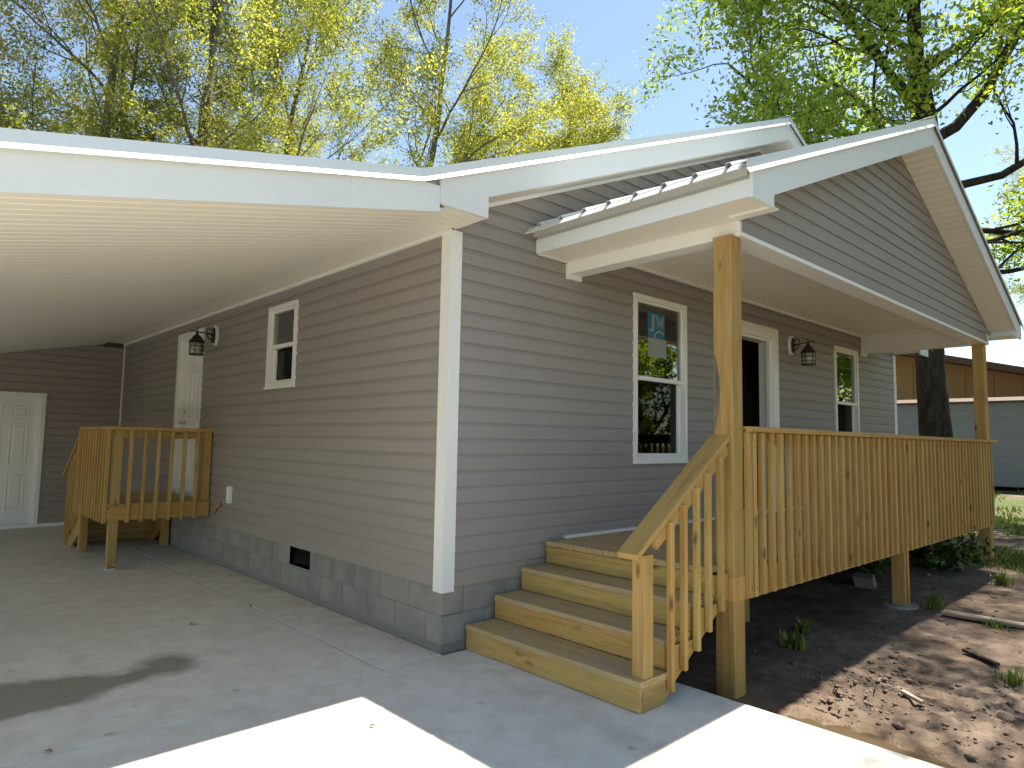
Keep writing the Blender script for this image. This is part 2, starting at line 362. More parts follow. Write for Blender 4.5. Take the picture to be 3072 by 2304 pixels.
# ------------------------------------------------------------------ value noise
_r=np.random.RandomState(3); _T=_r.rand(256,256)
def vnoise(x,y):
    xi=np.floor(x).astype(int); yi=np.floor(y).astype(int); fx=x-xi; fy=y-yi
    fx=fx*fx*(3-2*fx); fy=fy*fy*(3-2*fy)
    g=lambda a,b:_T[a%256,b%256]
    return (g(xi,yi)*(1-fx)+g(xi+1,yi)*fx)*(1-fy)+(g(xi,yi+1)*(1-fx)+g(xi+1,yi+1)*fx)*fy-.5
def gheight(x,y):
    x=np.asarray(x,float); y=np.asarray(y,float)
    near=np.clip(1-np.maximum(np.abs(x-3)/6,np.abs(y+1.5)/5),0,1)
    h=-.15+.17*np.clip((x-1.2)/7,0,1)+.25*np.clip((x-9)/16,0,1)
    h+=.10*vnoise(x*.35,y*.35)*np.clip((x-3)/6,0,1)
    h+=near*(.05*vnoise(x*1.6+9,y*1.6)+.032*vnoise(x*4.3,y*4.3+5))
    rough=np.clip(1.2-np.hypot((x-1.75)/.8,(y+2.1)/.35),0,1)+.7*np.clip(1.3-np.hypot((x-2.1)/1.1,(y+2.9)/.45),0,1)
    h+=rough*(.07*np.abs(vnoise(x*11,y*11))*2+.035*vnoise(x*23,y*23)-.02)
    pud=np.clip(1.15-np.hypot((x-1.02)/.34,(y+2.35)/.62),0,1)
    h-=.06*np.clip(pud*2,0,1)
    s=(x<.95)
    h=np.where(s,np.minimum(h,-.165),h)
    return h
def gz(x,y): return float(gheight(np.array([x]),np.array([y]))[0])
def spaced(a,b,fa,fb,step):
    lo=-np.geomspace(.08,fa-a if fa>a else 1,26)[::-1]+fa if False else None
    inner=np.arange(fa,fb+1e-6,step)
    l=fa-np.geomspace(step,fa-a,34)[::-1]; r=fb+np.geomspace(step,b-fb,40)
    return np.concatenate([l,inner,r])
xs=spaced(-160,260,.95,6.2,.033); ys=spaced(-160,260,-3.7,.2,.033)
XX,YY=np.meshgrid(xs,ys); ZZ=gheight(XX,YY)
nx,ny=len(xs),len(ys)
V=np.stack([XX.ravel(),YY.ravel(),ZZ.ravel()],1)
ii=np.arange(nx*ny).reshape(ny,nx)
F=np.stack([ii[:-1,:-1].ravel(),ii[:-1,1:].ravel(),ii[1:,1:].ravel(),ii[1:,:-1].ravel()],1)
def fastmesh(name, V, F, mat, smooth=False):
    me=bpy.data.meshes.new(name); k=F.shape[1]
    me.vertices.add(len(V)); me.vertices.foreach_set('co',np.ascontiguousarray(V,dtype=np.float32).ravel())
    me.loops.add(F.size); me.loops.foreach_set('vertex_index',np.ascontiguousarray(F,dtype=np.int32).ravel())
    me.polygons.add(len(F)); me.polygons.foreach_set('loop_start',np.arange(0,F.size,k,dtype=np.int32))
    me.polygons.foreach_set('loop_total',np.full(len(F),k,dtype=np.int32))
    if smooth: me.polygons.foreach_set('use_smooth',np.ones(len(F),dtype=bool))
    me.materials.append(MATS[mat]); me.update(calc_edges=True); me.validate(); return me
g=link(bpy.data.objects.new('ground',fastmesh('ground',V,F,'soil',True))); tag(g,None,kind='structure')
# puddle
pv=[];n=40
for k in range(n):
    a=2*math.pi*k/n; pv.append((1.0+.42*math.cos(a)*(1+.22*math.sin(3*a)+.12*math.sin(7*a)),-2.3+.66*math.sin(a)*(1+.12*math.cos(2*a)+.06*math.sin(5*a)),-.170))
pd=add('puddle',pv,[tuple(range(n))],'muddy_water',recalc=False); tag(pd,None,kind='structure')
# driveway slabs with tooled joints
drv=box('driveway',-8,.79,-9,9.2,-.14,-.012,'mortar'); tag(drv,None,kind='structure')
J=.006
for a in ((-8,-.49-J,-.03+J,9.19),(-.49+J,-.004,-.03+J,9.19),(-8,-2.9-J,-9,-.03-J),(-2.9+J,.80,-3.6+J,-.03-J),(-2.9+J,.80,-9,-3.6-J)):
    b=MB(); x0,x1,y0,y1=a; c=.006
    b.add(boxv(x0,x1,y0,y1,-.135,-c)[:4]+boxv(x0,x1,y0,y1,-.135,-c)[4:]+[(x0+c,y0+c,0),(x1-c,y0+c,0),(x1-c,y1-c,0),(x0+c,y1-c,0)],
      [(0,3,2,1),(0,1,5,4),(1,2,6,5),(2,3,7,6),(3,0,4,7),(4,5,9,8),(5,6,10,9),(6,7,11,10),(7,4,8,11),(8,9,10,11)])
    b.build('slab','concrete',drv)

# ================================================================== HOUSE
HX=9.475; HY=9.19; EZ=3.05; SB=.45
house=empty('house',(0,0,0),'single-storey house with grey lap siding, white trim, metal roof and attached open carport','house')
# ---- foundation
fd=MB()
fd.box(0.012,.19,.012,HY,-.15,.47).box(.19,HX-.012,.012,.19,-.2,.47).box(HX-.19,HX-.012,.19,HY,-.2,.47).box(.19,HX-.19,HY-.15,HY,-.2,.47)
VENT=(2.022,2.452,.272,.442)
fnd=MB()
# left wall core with a hole for the vent
fnd.box(.0025,.19,.012,VENT[0],-.15,.47).box(.0025,.19,VENT[1],HY,-.15,.47).box(.0025,.19,VENT[0],VENT[1],-.15,VENT[2]).box(.0025,.19,VENT[0],VENT[1],VENT[3],.47)
fnd.box(.19,HX-.012,.004,.19,-.2,.47).box(HX-.19,HX-.012,.19,HY,-.2,.47).box(.19,HX-.19,HY-.15,HY,-.2,.47)
fnd=fnd.build('foundation','mortar',house)
BL=.405; rows=((-.14,.05),(.06,.252),(.262,.455))
def blk(u0,u1,z0,z1,side):
    if u1-u0<.03: return
    if side=='L': v=boxv(.0,.186,u0,u1,z0,z1)
    else: v=boxv(u0,u1,.0,.186,z0,z1)
    add('block',v,BF,'block',fnd)
for r,(z0,z1) in enumerate(rows):
    u=.19 if r%2 else .0; first=not r%2
    while u<HY:
        u1=u+BL
        a,b=u+(0 if first else .005),min(u1-.005,HY)
        if r==0: pass
        elif r==2 and a<VENT[1] and b>VENT[0]:
            blk(a,min(b,VENT[0]),z0,z1,'L'); blk(max(a,VENT[1]),b,z0,z1,'L')
            blk(max(a,VENT[0]),min(b,VENT[1]),z0,VENT[2],'L')
        else: blk(a,b,z0,z1,'L')
        u=u1; first=False
    u=.0 if r%2 else .19; first=bool(r%2)
    while u<HX:
        u1=u+BL
        blk(u+.005 if not first else .0,min(u1-.005,HX),z0,z1,'F'); u=u1; first=False
box('crawl_vent',.085,.10,VENT[0],VENT[1],VENT[2],VENT[3],'dark_interior',house)
sl=MB()
for k in range(4): sl.extr([(.03,VENT[0],VENT[2]+.02+k*.042),(.034,VENT[0],VENT[2]+.02+k*.042),(.06,VENT[0],VENT[2]+.045+k*.042),(.056,VENT[0],VENT[2]+.045+k*.042)],(0,VENT[1]-VENT[0],0))
sl.build('vent_louver','black_iron',house)

# ---- siding
EXP=.1185
PROF=[(.001,0),(.0165,0),(.0165,.080),(.0135,.092),(.0092,.102),(.0062,.112),(.0048,.1225)]
def clip_prof(zlo,zhi):
    """profile clipped to zlo..zhi (relative)"""
    pts=[]
    for (d0,z0),(d1,z1) in zip(PROF[1:],PROF[2:]):
        a,b=max(z0,zlo),min(z1,zhi)
        if b-a<=1e-6: continue
        f=lambda z:(d0+(d1-d0)*(z-z0)/(z1-z0))
        if not pts: pts.append((f(a),a))
        pts.append((f(b),b))
    return pts
def plank(parent, fw, ul, ur, z0, zlo, zhi, mat, off=0.):
    pts=clip_prof(zlo,zhi)
    if len(pts)<2: return
    ring=[(.001,pts[0][1])]+pts+[(.001,pts[-1][1])]
    n=len(ring); A=[];B=[]
    for d,z in ring:
        zz=z0+z; A.append(fw(ul(zz),zz,d+(off if d>.002 else 0))); B.append(fw(ur(zz),zz,d+(off if d>.002 else 0)))
    if (Vector(A[0])-Vector(B[0])).length<.02 and (Vector(A[-1])-Vector(B[-1])).length<.02: return
    add('siding_plank',A+B,[tuple(range(n))[::-1],tuple(range(n,2*n))]+[(i,(i+1)%n,(i+1)%n+n,i+n) for i in range(n)],mat,parent)
def side_wall(parent, fw, zb, zt, L, Rr, opens, mat, seed):
    """L,R functions of z; opens list of (u0,u1,z0,z1)"""
    rng=random.Random(seed); z=zb; k=0
    while z<zt-1e-3:
        hi=min(EXP+.004,zt-z)
        if k%2==0: seam=rng.uniform(.6,3.5)
        zm=z+hi/2
        um0,um1=min(L(z),L(z+hi)),max(Rr(z),Rr(z+hi))
        if um1-um0<.05: break
        # vertical strips by opening edges
        cuts=sorted({um0,um1}|{c for o in opens for c in o[:2] if o[3]>z and o[2]<z+hi})
        s=um0+seam
        while s<um1-.4:
            if all(abs(s-c)>.15 for c in cuts): cuts.append(s)
            s+=3.66
        cuts=sorted(cuts); pid=0
        for a,b in zip(cuts,cuts[1:]):
            mid=(a+b)/2; segs=[(0,hi)]
            for o in opens:
                if o[0]<=mid<=o[1] and o[3]>z and o[2]<z+hi:
                    ns=[]
                    for s0,s1 in segs:
                        l0,l1=o[2]-z,o[3]-z
                        if l0>s0: ns.append((s0,min(l0,s1)))
                        if l1<s1: ns.append((max(l1,s0),s1))
                    segs=ns
            for s0,s1 in segs:
                if s1-s0<.008: continue
                lf=(lambda zz,a=a: max(L(zz),a) if a>um0+1e-6 else L(zz)); rf=(lambda zz,b=b: min(Rr(zz),b) if b<um1-1e-6 else Rr(zz))
                plank(parent,fw,lf,rf,z,s0,s1,mat,off=.0012 if pid%2 else 0)
            pid+=1
        z+=EXP; k+=1
def wall_mesh(name, fw, L, Rr, zb, ztL, opens, mat, thick, top=None):
    """backing wall with rectangular openings: grid of cells"""
    m=MB(); us=sorted({L,Rr}|{c for o in opens for c in o[:2]}); zs=sorted({zb,ztL}|{c for o in opens for c in o[2:]})
    for a,b in zip(us,us[1:]):
        for c,d in zip(zs,zs[1:]):
            mu,mz=(a+b)/2,(c+d)/2
            if any(o[0]<mu<o[1] and o[2]<mz<o[3] for o in opens): continue
            q=[fw(a,c,0),fw(b,c,0),fw(b,d,0),fw(a,d,0)]
            dv=Vector(fw(a,c,-thick))-Vector(fw(a,c,0)); m.extr(q,dv)
    if top: m.extr([fw(u,z,0) for u,z in top],Vector(fw(0,0,-thick))-Vector(fw(0,0,0)))
    return m.build(name,mat,house)
fwF=lambda u,z,d:(u,-d,z); fwL=lambda u,z,d:(-d,u,z); fwS=lambda u,z,d:(u,HY-d,z); fwG=lambda u,z,d:(u,-1.60-d,z)
RX,RZ,SL=4.77,5.46,.4167
W1=(2.193,3.095,1.318,2.941); W2=(6.925,7.80,1.318,2.951); DF=(4.06,5.02,.72,2.81)
WL=(2.468,3.15,2.011,2.88); DL=(5.27,6.10,.72,2.80); DS=(-2.02,-1.15,0.02,2.07)
ins=.045
sh=lambda o,i=ins:(o[0]+i,o[1]-i,o[2]+i,o[3]-i)
gz_top=lambda x: RZ-.30-SL*abs(x-RX)
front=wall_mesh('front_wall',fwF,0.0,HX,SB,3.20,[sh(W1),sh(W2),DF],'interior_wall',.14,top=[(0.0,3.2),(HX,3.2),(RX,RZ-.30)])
LF=lambda z:max(.02,RX-(RZ-.262-z)/SL); RF=lambda z:min(HX-.02,RX+(RZ-.262-z)/SL)
side_wall(front,fwF,SB,5.15,LF,RF,[sh(W1,.02),sh(W2,.02),(DF[0]-.08,DF[1]+.08,DF[2]-.1,DF[3]+.06)],'siding',11)
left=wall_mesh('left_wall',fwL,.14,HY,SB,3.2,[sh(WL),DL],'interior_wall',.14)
side_wall(left,fwL,SB,EZ+.005,lambda z:.05,lambda z:HY-.03,[sh(WL,.02),(DL[0]-.05,DL[1]+.05,DL[2]-.03,DL[3]+.06)],'siding',5)
czl=lambda x:2.993+.2136*(x+.408)+.03
shed=wall_mesh('storage_wall',fwS,-4.6,0,.0,2.09,[DS],'interior_wall',.12,top=[(-4.6,2.09),(0,2.09),(0,3.12),(-.35,3.12),(-.352,czl(-.352)),(-4.6,czl(-4.6))])
side_wall(shed,fwS,.06,2.98,lambda z:max(-4.6,-.408+(z-2.993)/.2136-.02),lambda z:-.03,[(DS[0]-.05,DS[1]+.05,0,DS[3]+.05)],'siding_shed',9)
box('base_trim',-4.6,-1.10,HY-.03,HY-.002,.004,.058,'white_vinyl',house); box('base_trim',-1.10,-.0,HY-.03,HY-.002,.004,.058,'white_vinyl',house)
# far walls
bk=MB(); bk.extr([(0,HY,SB),(HX,HY,SB),(HX,HY,3.2),(RX,HY,RZ-.3),(0,HY,3.2)],(0,-.1,0)).box(HX-.12,HX,.14,HY-.1,SB,3.2); bk.build('rear_wall','siding',house)
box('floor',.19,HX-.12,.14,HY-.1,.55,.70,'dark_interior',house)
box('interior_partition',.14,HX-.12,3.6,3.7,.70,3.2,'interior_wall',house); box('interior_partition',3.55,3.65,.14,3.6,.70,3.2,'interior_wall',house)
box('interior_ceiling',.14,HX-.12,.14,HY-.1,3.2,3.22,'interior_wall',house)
# corner trims
def cornertrim(name,x,y,sx,z0,z1):
    m=MB(); a=.085; t=.024
    # L section standing proud of both faces
    p=[(x-sx*t,y-t),(x+sx*a,y-t),(x+sx*a,y+.002),(x-sx*.0,y+.002),(x-sx*.0,y+a),(x-sx*t,y+a)]
    m.extr([(q[0],q[1],z0) for q in p],(0,0,z1-z0)); return m.build(name,'white_vinyl',house)
cornertrim('corner_trim',0,0,1,.42,EZ-.002); cornertrim('corner_trim',HX,0,-1,.42,EZ-.002)
box('corner_trim',-.03,-.002,HY-.06,HY-.004,.03,EZ-.01,'white_vinyl',house)

# ---- windows
def window(name, o, fw, pos_in=0.04):
    u0,u1,z0,z1=o; zm=(z0+z1)/2-.003
    root=bpy.data.objects.new(name,None); root.empty_display_size=.1; link(root,house,Matrix.Translation(fw((u0+u1)/2,z0,0)))
    f=.05
    def b(nm,a0,a1,c0,c1,d0,d1,mat,par):
        P=[fw(a0,c0,d0),fw(a1,c0,d0),fw(a1,c1,d0),fw(a0,c1,d0),fw(a0,c0,d1),fw(a1,c0,d1),fw(a1,c1,d1),fw(a0,c1,d1)]
        return add(nm,P,BF,mat,par)
    for (a0,a1,c0,c1) in ((u0,u0+f,z0,z1),(u1-f,u1,z0,z1),(u0+f,u1-f,z1-f,z1),(u0+f,u1-f,z0,z0+f)):
        b('frame',a0,a1,c0,c1,-.09,.034,'white_paint',root)
    b('sill',u0-.004,u1+.004,z0-.012,z0+.012,.0,.046,'white_paint',root)
    i0,i1=u0+f,u1-f; s=.022
    # upper sash outside, lower sash inside
    us=b('upper_sash',i0,i1,zm-.018,zm+.022,-.03,.016,'white_paint',root)
    for q in ((i0,i0+s,zm+.022,z1-f),(i1-s,i1,zm+.022,z1-f),(i0+s,i1-s,z1-f-s,z1-f)): b('sash_rail',*q,-.03,.006,'white_paint',us)
    b('pane',i0+s,i1-s,zm+.022,z1-f-s,-.018,-.012,'window_glass',us)
    ls=b('lower_sash',i0,i1,z0+f,z0+f+.035,-.075,-.035,'white_paint',root)
    for q in ((i0,i0+.028,z0+f+.035,zm-.018),(i1-.028,i1,z0+f+.035,zm-.018)): b('sash_rail',*q,-.075,-.035,'white_paint',ls)
    b('pane',i0+.028,i1-.028,z0+f+.035,zm-.018,-.06,-.054,'screened_glass',ls)
    return root
window('window',W1,fwF); window('window',W2,fwF); window('window',WL,fwL)

# ---- doors
def casing(par,fw,o,c,d,bottom=False):
    u0,u1,z0,z1=o
    for q in ((u0-c,u0,z0,z1+c),(u1,u1+c,z0,z1+c),(u0,u1,z1,z1+c)):
        P=[fw(q[0],q[2],0.0),fw(q[1],q[2],0.0),fw(q[1],q[3],0.0),fw(q[0],q[3],0.0),fw(q[0],q[2],d),fw(q[1],q[2],d),fw(q[1],q[3],d),fw(q[0],q[3],d)]
        add('casing',P,BF,'white_paint',par)
def jamb(par,fw,o,depth):
    u0,u1,z0,z1=o;t=.03
    for q in ((u0,u0+t,z0,z1),(u1-t,u1,z0,z1),(u0+t,u1-t,z1-t,z1)):
        P=[fw(q[0],q[2],-depth),fw(q[1],q[2],-depth),fw(q[1],q[3],-depth),fw(q[0],q[3],-depth),fw(q[0],q[2],.004),fw(q[1],q[2],.004),fw(q[1],q[3],.004),fw(q[0],q[3],.004)]
        add('jamb',P,BF,'white_paint',par)
def door_leaf(par,fw,o,inset,knob_u):
    u0,u1,z0,z1=o
    m=MB(); P=lambda u,z,d:fw(u,z,d)
    lf=[(u0,u1,z0,z1)]
    a=[P(u0,z0,-inset-.04),P(u1,z0,-inset-.04),P(u1,z1,-inset-.04),P(u0,z1,-inset-.04),P(u0,z0,-inset),P(u1,z0,-inset),P(u1,z1,-inset),P(u0,z1,-inset)]
    leaf=add('leaf',a,BF,'white_paint',par)
    H=z1-z0; Wd=u1-u0; st=.115*Wd/.9+.01; mid=.05
    cols=((u0+st,(u0+u1)/2-mid),((u0+u1)/2+mid,u1-st)); rws=((.11,.40),(.47,.80),(.855,.94))
    for c0,c1 in cols:
        for r0,r1 in rws:
            za,zb=z0+H*r0,z0+H*r1; e=.022
            # raised moulding ring and raised field
            mm=MB()
            for q in ((c0,c1,za,za+e),(c0,c1,zb-e,zb),(c0,c0+e,za+e,zb-e),(c1-e,c1,za+e,zb-e)):
                mm.add([P(q[0],q[2],-inset),P(q[1],q[2],-inset),P(q[1],q[3],-inset),P(q[0],q[3],-inset),P(q[0]+.006,q[2]+.006,-inset+.009),P(q[1]-.006,q[2]+.006,-inset+.009),P(q[1]-.006,q[3]-.006,-inset+.009),P(q[0]+.006,q[3]-.006,-inset+.009)],BF)
            mm.add([P(c0+.045,za+.045,-inset),P(c1-.045,za+.045,-inset),P(c1-.045,zb-.045,-inset),P(c0+.045,zb-.045,-inset),P(c0+.06,za+.06,-inset+.007),P(c1-.06,za+.06,-inset+.007),P(c1-.06,zb-.06,-inset+.007),P(c0+.06,zb-.06,-inset+.007)],BF)
            mm.build('panel','white_paint',leaf)
    k=MB(); kz=z0+.93; c=Vector(P(knob_u,kz,-inset)); o_=Vector(P(knob_u,kz,-inset+1))-c
    k.tube([c,c+o_*.012,c+o_*.014,c+o_*.045,c+o_*.05,c+o_*.075],[.032,.032,.012,.012,.03,.018],10); k.build('knob','dull_metal',par,True)
    k=MB(); c=Vector(P(knob_u,kz+.16,-inset)); k.tube([c,c+o_*.02],[.028,.024],10); k.build('deadbolt','dull_metal',par,True)
def holder(name,loc): 
    r=bpy.data.objects.new(name,None); r.empty_display_size=.1; return link(r,house,Matrix.Translation(loc))
d1=holder('side_door',(0,5.7,.72)); casing(d1,fwL,DL,.10,.03); jamb(d1,fwL,DL,.13); door_leaf(d1,fwL,(DL[0]+.03,DL[1]-.03,DL[2]+.02,DL[3]-.03),.06,DL[1]-.11)
box('threshold',-.05,.1,DL[0],DL[1],DL[2]-.02,DL[2]+.015,'dull_metal',d1)
d2=holder('storage_door',(-1.6,HY,0)); casing(d2,fwS,DS,.06,.035); jamb(d2,fwS,DS,.11); door_leaf(d2,fwS,(DS[0]+.03,DS[1]-.03,DS[2]+.04,DS[3]-.03),.035,DS[0]+.11)
box('threshold',DS[0],DS[1],HY-.02,HY+.1,.004,.05,'black_iron',d2)
d3=holder('front_door',(4.5,0,.72)); casing(d3,fwF,DF,.14,.036); jamb(d3,fwF,DF,.14)
box('threshold',DF[0],DF[1],-.06,.13,.70,.735,'white_paint',d3)
lf=MB(); lf.box(DF[0]+.035,DF[0]+.08,.15,1.02,.735,2.77); lf.build('leaf','white_paint',d3)
st=MB(); st.box(DF[1]-.075,DF[1]-.045,.02,.05,.735,2.78); st.build('storm_frame','dull_metal',d3)

# ---- small things on the left wall
op=MB(); op.box(-.05,-.014,3.955,4.03,.735,.925).box(-.058,-.05,3.962,4.023,.742,.918); op.build('outlet_cover','white_paint',house)
cb=MB(); cb.tube([(-.012,4.285,.70),(-.03,4.29,.695),(-.04,4.33,.67),(-.035,4.40,.62),(-.03,4.43,.59)],[.01,.013,.014,.014,.013],6); cb.build('cable_stub','copper_wire',house,True)
cv=MB(); cv.tube([(-.006,4.28,.70),(-.022,4.28,.70)],.022,10); cv.build('cable_hole','black_iron',house)

# ---- roofs
def rib_roof(name, p_lo, p_hi, y0, y1, parent, thick=.02, rib=.022, pitch=.229):
    """corrugated panel sheet: from eave line (x,z) up to ridge line, extruded over y with ribs running along the slope"""
    (xa,za),(xb,zb)=p_lo,p_hi; d=Vector((xb-xa,0,zb-za)).normalized(); nrm=Vector((-d.z,0,d.x))
    if nrm.z<0: nrm=-nrm
    prof=[]; y=y0; k=0
    n=int(round((y1-y0)/pitch)); pt=(y1-y0)/n
    for i in range(n):
        yy=y0+i*pt
        prof+= [(yy,0),(yy+pt*.40,0),(yy+pt*.44,rib),(yy+pt*.56,rib),(yy+pt*.60,0)]
    prof.append((y1,0))
    A=[Vector((xa,yy,za))+nrm*h for yy,h in prof]; B=[Vector((xb,yy,zb))+nrm*h for yy,h in prof]
    A2=[Vector((xa,yy,za))+nrm*(h-.004) for yy,h in prof]; B2=[Vector((xb,yy,zb))+nrm*(h-.004) for yy,h in prof]
    m=len(prof); v=A+B+A2+B2; f=[]
    for i in range(m-1):
        f+=[(i,i+1,i+1+m,i+m),(i+2*m,i+3*m,i+1+3*m,i+1+2*m),(i,i+2*m,i+1+2*m,i+1),(i+m,i+1+m,i+1+3*m,i+3*m)]
    return add(name,v,f,'galvalume',parent)
FY=-.396
mz=lambda x: RZ-SL*abs(x-RX)
VX=-.549; VZ=mz(VX)            # valley where carport roof begins
CS=.2167; cz=lambda x: VZ+CS*(x-VX)
CX=-4.75
roof=MB()
# structural deck under the metal (kept below the panel)
roof.extr([(VX+.05,FY+.03,mz(VX+.05)-.03),(RX,FY+.03,RZ-.035),(2*RX-VX-.05,FY+.03,mz(VX+.05)-.03),(2*RX-VX-.05,FY+.03,mz(VX+.05)-.12),(RX,FY+.03,RZ-.14),(VX+.05,FY+.03,mz(VX+.05)-.12)],(0,HY+.75,0))
roof=roof.build('roof','dull_metal',house)
rib_roof('roof_panel',(VX,mz(VX)-.012),(RX,RZ-.012),FY+.004,HY+.4,roof); rib_roof('roof_panel',(2*RX-VX,mz(VX)-.012),(RX,RZ-.012),FY+.004,HY+.4,roof)
rc=MB(); rc.extr([(RX-.16,FY-.012,RZ-.16*SL+.022),(RX,FY-.012,RZ+.026),(RX+.16,FY-.012,RZ-.16*SL+.022),(RX+.16,FY-.012,RZ-.16*SL+.016),(RX,FY-.012,RZ+.018),(RX-.16,FY-.012,RZ-.16*SL+.016)],(0,HY+.8,0)); rc.build('ridge_cap','galvalume',roof)
croof=MB(); croof.extr([(CX,FY+.03,cz(CX)-.03),(VX,FY+.03,VZ-.03),(VX,FY+.03,VZ-.10),(CX,FY+.03,cz(CX)-.10)],(0,HY+.75,0)); croof=croof.build('carport_roof','dull_metal',house)
rib_roof('roof_panel',(CX,cz(CX)-.012),(VX,VZ-.012),FY+.004,HY+.4,croof)
# rake trims : vertical face + kicked-out drip lip
def rake(par, y, pa, pb, h=.060, lip=.030, mat='galvalume'):
    (xa,za),(xb,zb)=pa,pb
    t=MB(); t.extr([(xa,y,za),(xb,y,zb),(xb,y,zb-h),(xa,y,za-h)],(0,.004,0)); t.extr([(xa,y+.0035,za),(xb,y+.0035,zb),(xb,y+.05,zb+.004),(xa,y+.05,za+.004)],(0,0,-.003))
    o=t.build('rake_trim',mat,par)
    l=MB(); a=(xa,y+.001,za-h+.001); b=(xb,y+.001,zb-h+.001); c=(xb,y-lip*.62,zb-h-lip*1.05); d=(xa,y-lip*.62,za-h-lip*1.05)
    l.extr([a,b,c,d],(0,.003,-.002)); l.build('drip_lip','white_paint',o); return o
rake(croof,FY-.012,(CX,cz(CX)),(VX,VZ))
rake(roof,FY-.012,(VX+.002,mz(VX+.002)),(RX-.01,RZ-.004)); rake(roof,FY-.012,(2*RX-VX,mz(VX)),(RX+.01,RZ-.004))
# fascias
cfb=lambda x:2.993+.2136*(x+.408)
extr('carport_fascia',[(CX,FY,cfb(CX)),(-1.03,FY,cfb(-1.03)),(-1.03,FY,cz(-1.03)-.085),(CX,FY,cz(CX)-.085)],(0,.022,0),'fascia_metal',house)
extr('carport_fascia',[(-1.06,FY-.003,cfb(-1.06)-.001),(-.409,FY-.003,cfb(-.409)-.001),(-.409,FY-.003,3.165),(VX,FY-.003,VZ-.085),(-1.06,FY-.003,cz(-1.06)-.085)],(0,.002,0),'fascia_metal',house)
rb=lambda x:3.203+SL*(x-.014)
ff=house
extr('rake_fascia',[(-.405,FY,3.05),(.014,FY,3.05),(.014,FY,rb(.014)),(RX,FY,rb(RX)),(RX,FY,RZ-.085),(-.405,FY,mz(-.405)-.085)],(0,.022,0),'fascia_metal',ff)
extr('rake_fascia',[(2*RX+.405,FY,3.05),(2*RX-.014,FY,3.05),(2*RX-.014,FY,rb(.014)),(RX+.001,FY,rb(RX)),(RX+.001,FY,RZ-.085),(2*RX+.405,FY,mz(-.405)-.085)],(0,.022,0),'fascia_metal',ff)
# lap line of the eave return
extr('eave_return',[(-.404,FY-.0025,3.052),(.0135,FY-.0025,3.052),(.0135,FY-.0025,rb(.014)-.012),(-.30,FY-.0025,3.052+.028)],(0,.002,0),'fascia_metal',ff)
box('eave_return_side',.0,.0138,FY+.0225,-.03,3.052,rb(.014)+.02,'fascia_metal',ff)
# rake soffit (sloped) main gable
for s in (-1,1):
    X=lambda x:RX+s*(x-RX)
    extr('rake_soffit',[(X(.016),FY+.023,rb(.016)-.002),(X(RX),FY+.023,rb(RX)-.002),(X(RX),FY+.023,rb(RX)+.01),(X(.016),FY+.023,rb(.016)+.01)],(0,-FY-.045,0),'soffit_vinyl',ff)
    extr('frieze_trim',[(X(.1),-.03,rb(.1)-.034),(X(RX),-.03,rb(RX)-.034),(X(RX),-.03,rb(RX)-.003),(X(.1),-.03,rb(.1)-.003)],(0,.03,0),'white_vinyl',ff)
# eave soffit left side
es=box('eave_soffit',-.40,-.002,FY+.023,HY-.01,EZ+.012,EZ+.02,'soffit_vinyl',house)
y=FY+.03
while y<HY-.12:
    add('soffit_strip',boxv(-.345,.012 if y<-.14 else -.022,y,y+.095,EZ,EZ+.011),BF,'soffit_vinyl',es); y+=.1016
box('frieze_trim',-.045,-.0165,-.02,HY-.03,EZ-.03,EZ-.002,'white_vinyl',house)
box('eave_crease_shade',-.352,-.345,FY+.023,HY-.01,EZ+.004,EZ+.03,'dull_metal',house)  # grey strip in the crease, standing in for the shadow of the gap
# carport ceiling
cc=MB(); cc.extr([(CX+.02,FY+.03,cfb(CX)+.024),(-.35,FY+.03,cfb(-.35)+.024),(-.35,FY+.03,cfb(-.35)+.034),(CX+.02,FY+.03,cfb(CX)+.034)],(0,HY-FY-.04,0)); cc=cc.build('carport_ceiling','soffit_vinyl',house)
y=FY+.028
while y<HY-.02:
    yw=min(.0965,HY-.01-y)
    a=Vector((CX+.03,y+.048,cfb(CX+.03)+.016)); b=Vector((-.353,y+.048,cfb(-.353)+.016))
    o=board('ceiling_strip',a,b,.0965,.012,'soffit_vinyl',cc,ch=.0035); y+=.1016
# carport outer beam, posts
box('carport_beam',-4.62,-4.46,FY+.03,HY,cfb(-4.62)-.22,cfb(-4.62)-.006,'white_vinyl',house)
for y in (-.1,3.0,6.1,9.0):
    box('carport_post',-4.60,-4.48,y-.06,y+.06,.0,cfb(-4.62)-.22,'white_vinyl',house)

# ---- porch roof
PX,PZ,PY=4.68,4.875,-1.93
pz=lambda x: PZ-SL*abs(x-PX)
EXL=.775
proof=MB(); proof.extr([(EXL+.06,PY+.03,pz(EXL+.06)-.03),(PX,PY+.03,PZ-.035),(2*PX-EXL-.06,PY+.03,pz(EXL+.06)-.03),(2*PX-EXL-.06,PY+.03,pz(EXL+.06)-.10),(PX,PY+.03,PZ-.14),(EXL+.06,PY+.03,pz(EXL+.06)-.10)],(0,-PY-.05,0)); proof=proof.build('porch_roof','dull_metal',house)
rib_roof('roof_panel',(EXL,pz(EXL)-.010),(PX,PZ-.010),PY+.004,-.02,proof); rib_roof('roof_panel',(2*PX-EXL,pz(EXL)-.010),(PX,PZ-.010),PY+.004,-.02,proof)
rc=MB(); rc.extr([(PX-.15,PY-.014,PZ-.15*SL+.022),(PX,PY-.014,PZ+.028),(PX+.15,PY-.014,PZ-.15*SL+.022),(PX+.15,PY-.014,PZ-.15*SL+.016),(PX,PY-.014,PZ+.018),(PX-.15,PY-.014,PZ-.15*SL+.016)],(0,-PY-.01,0)); rc.build('ridge_cap','white_paint',proof)
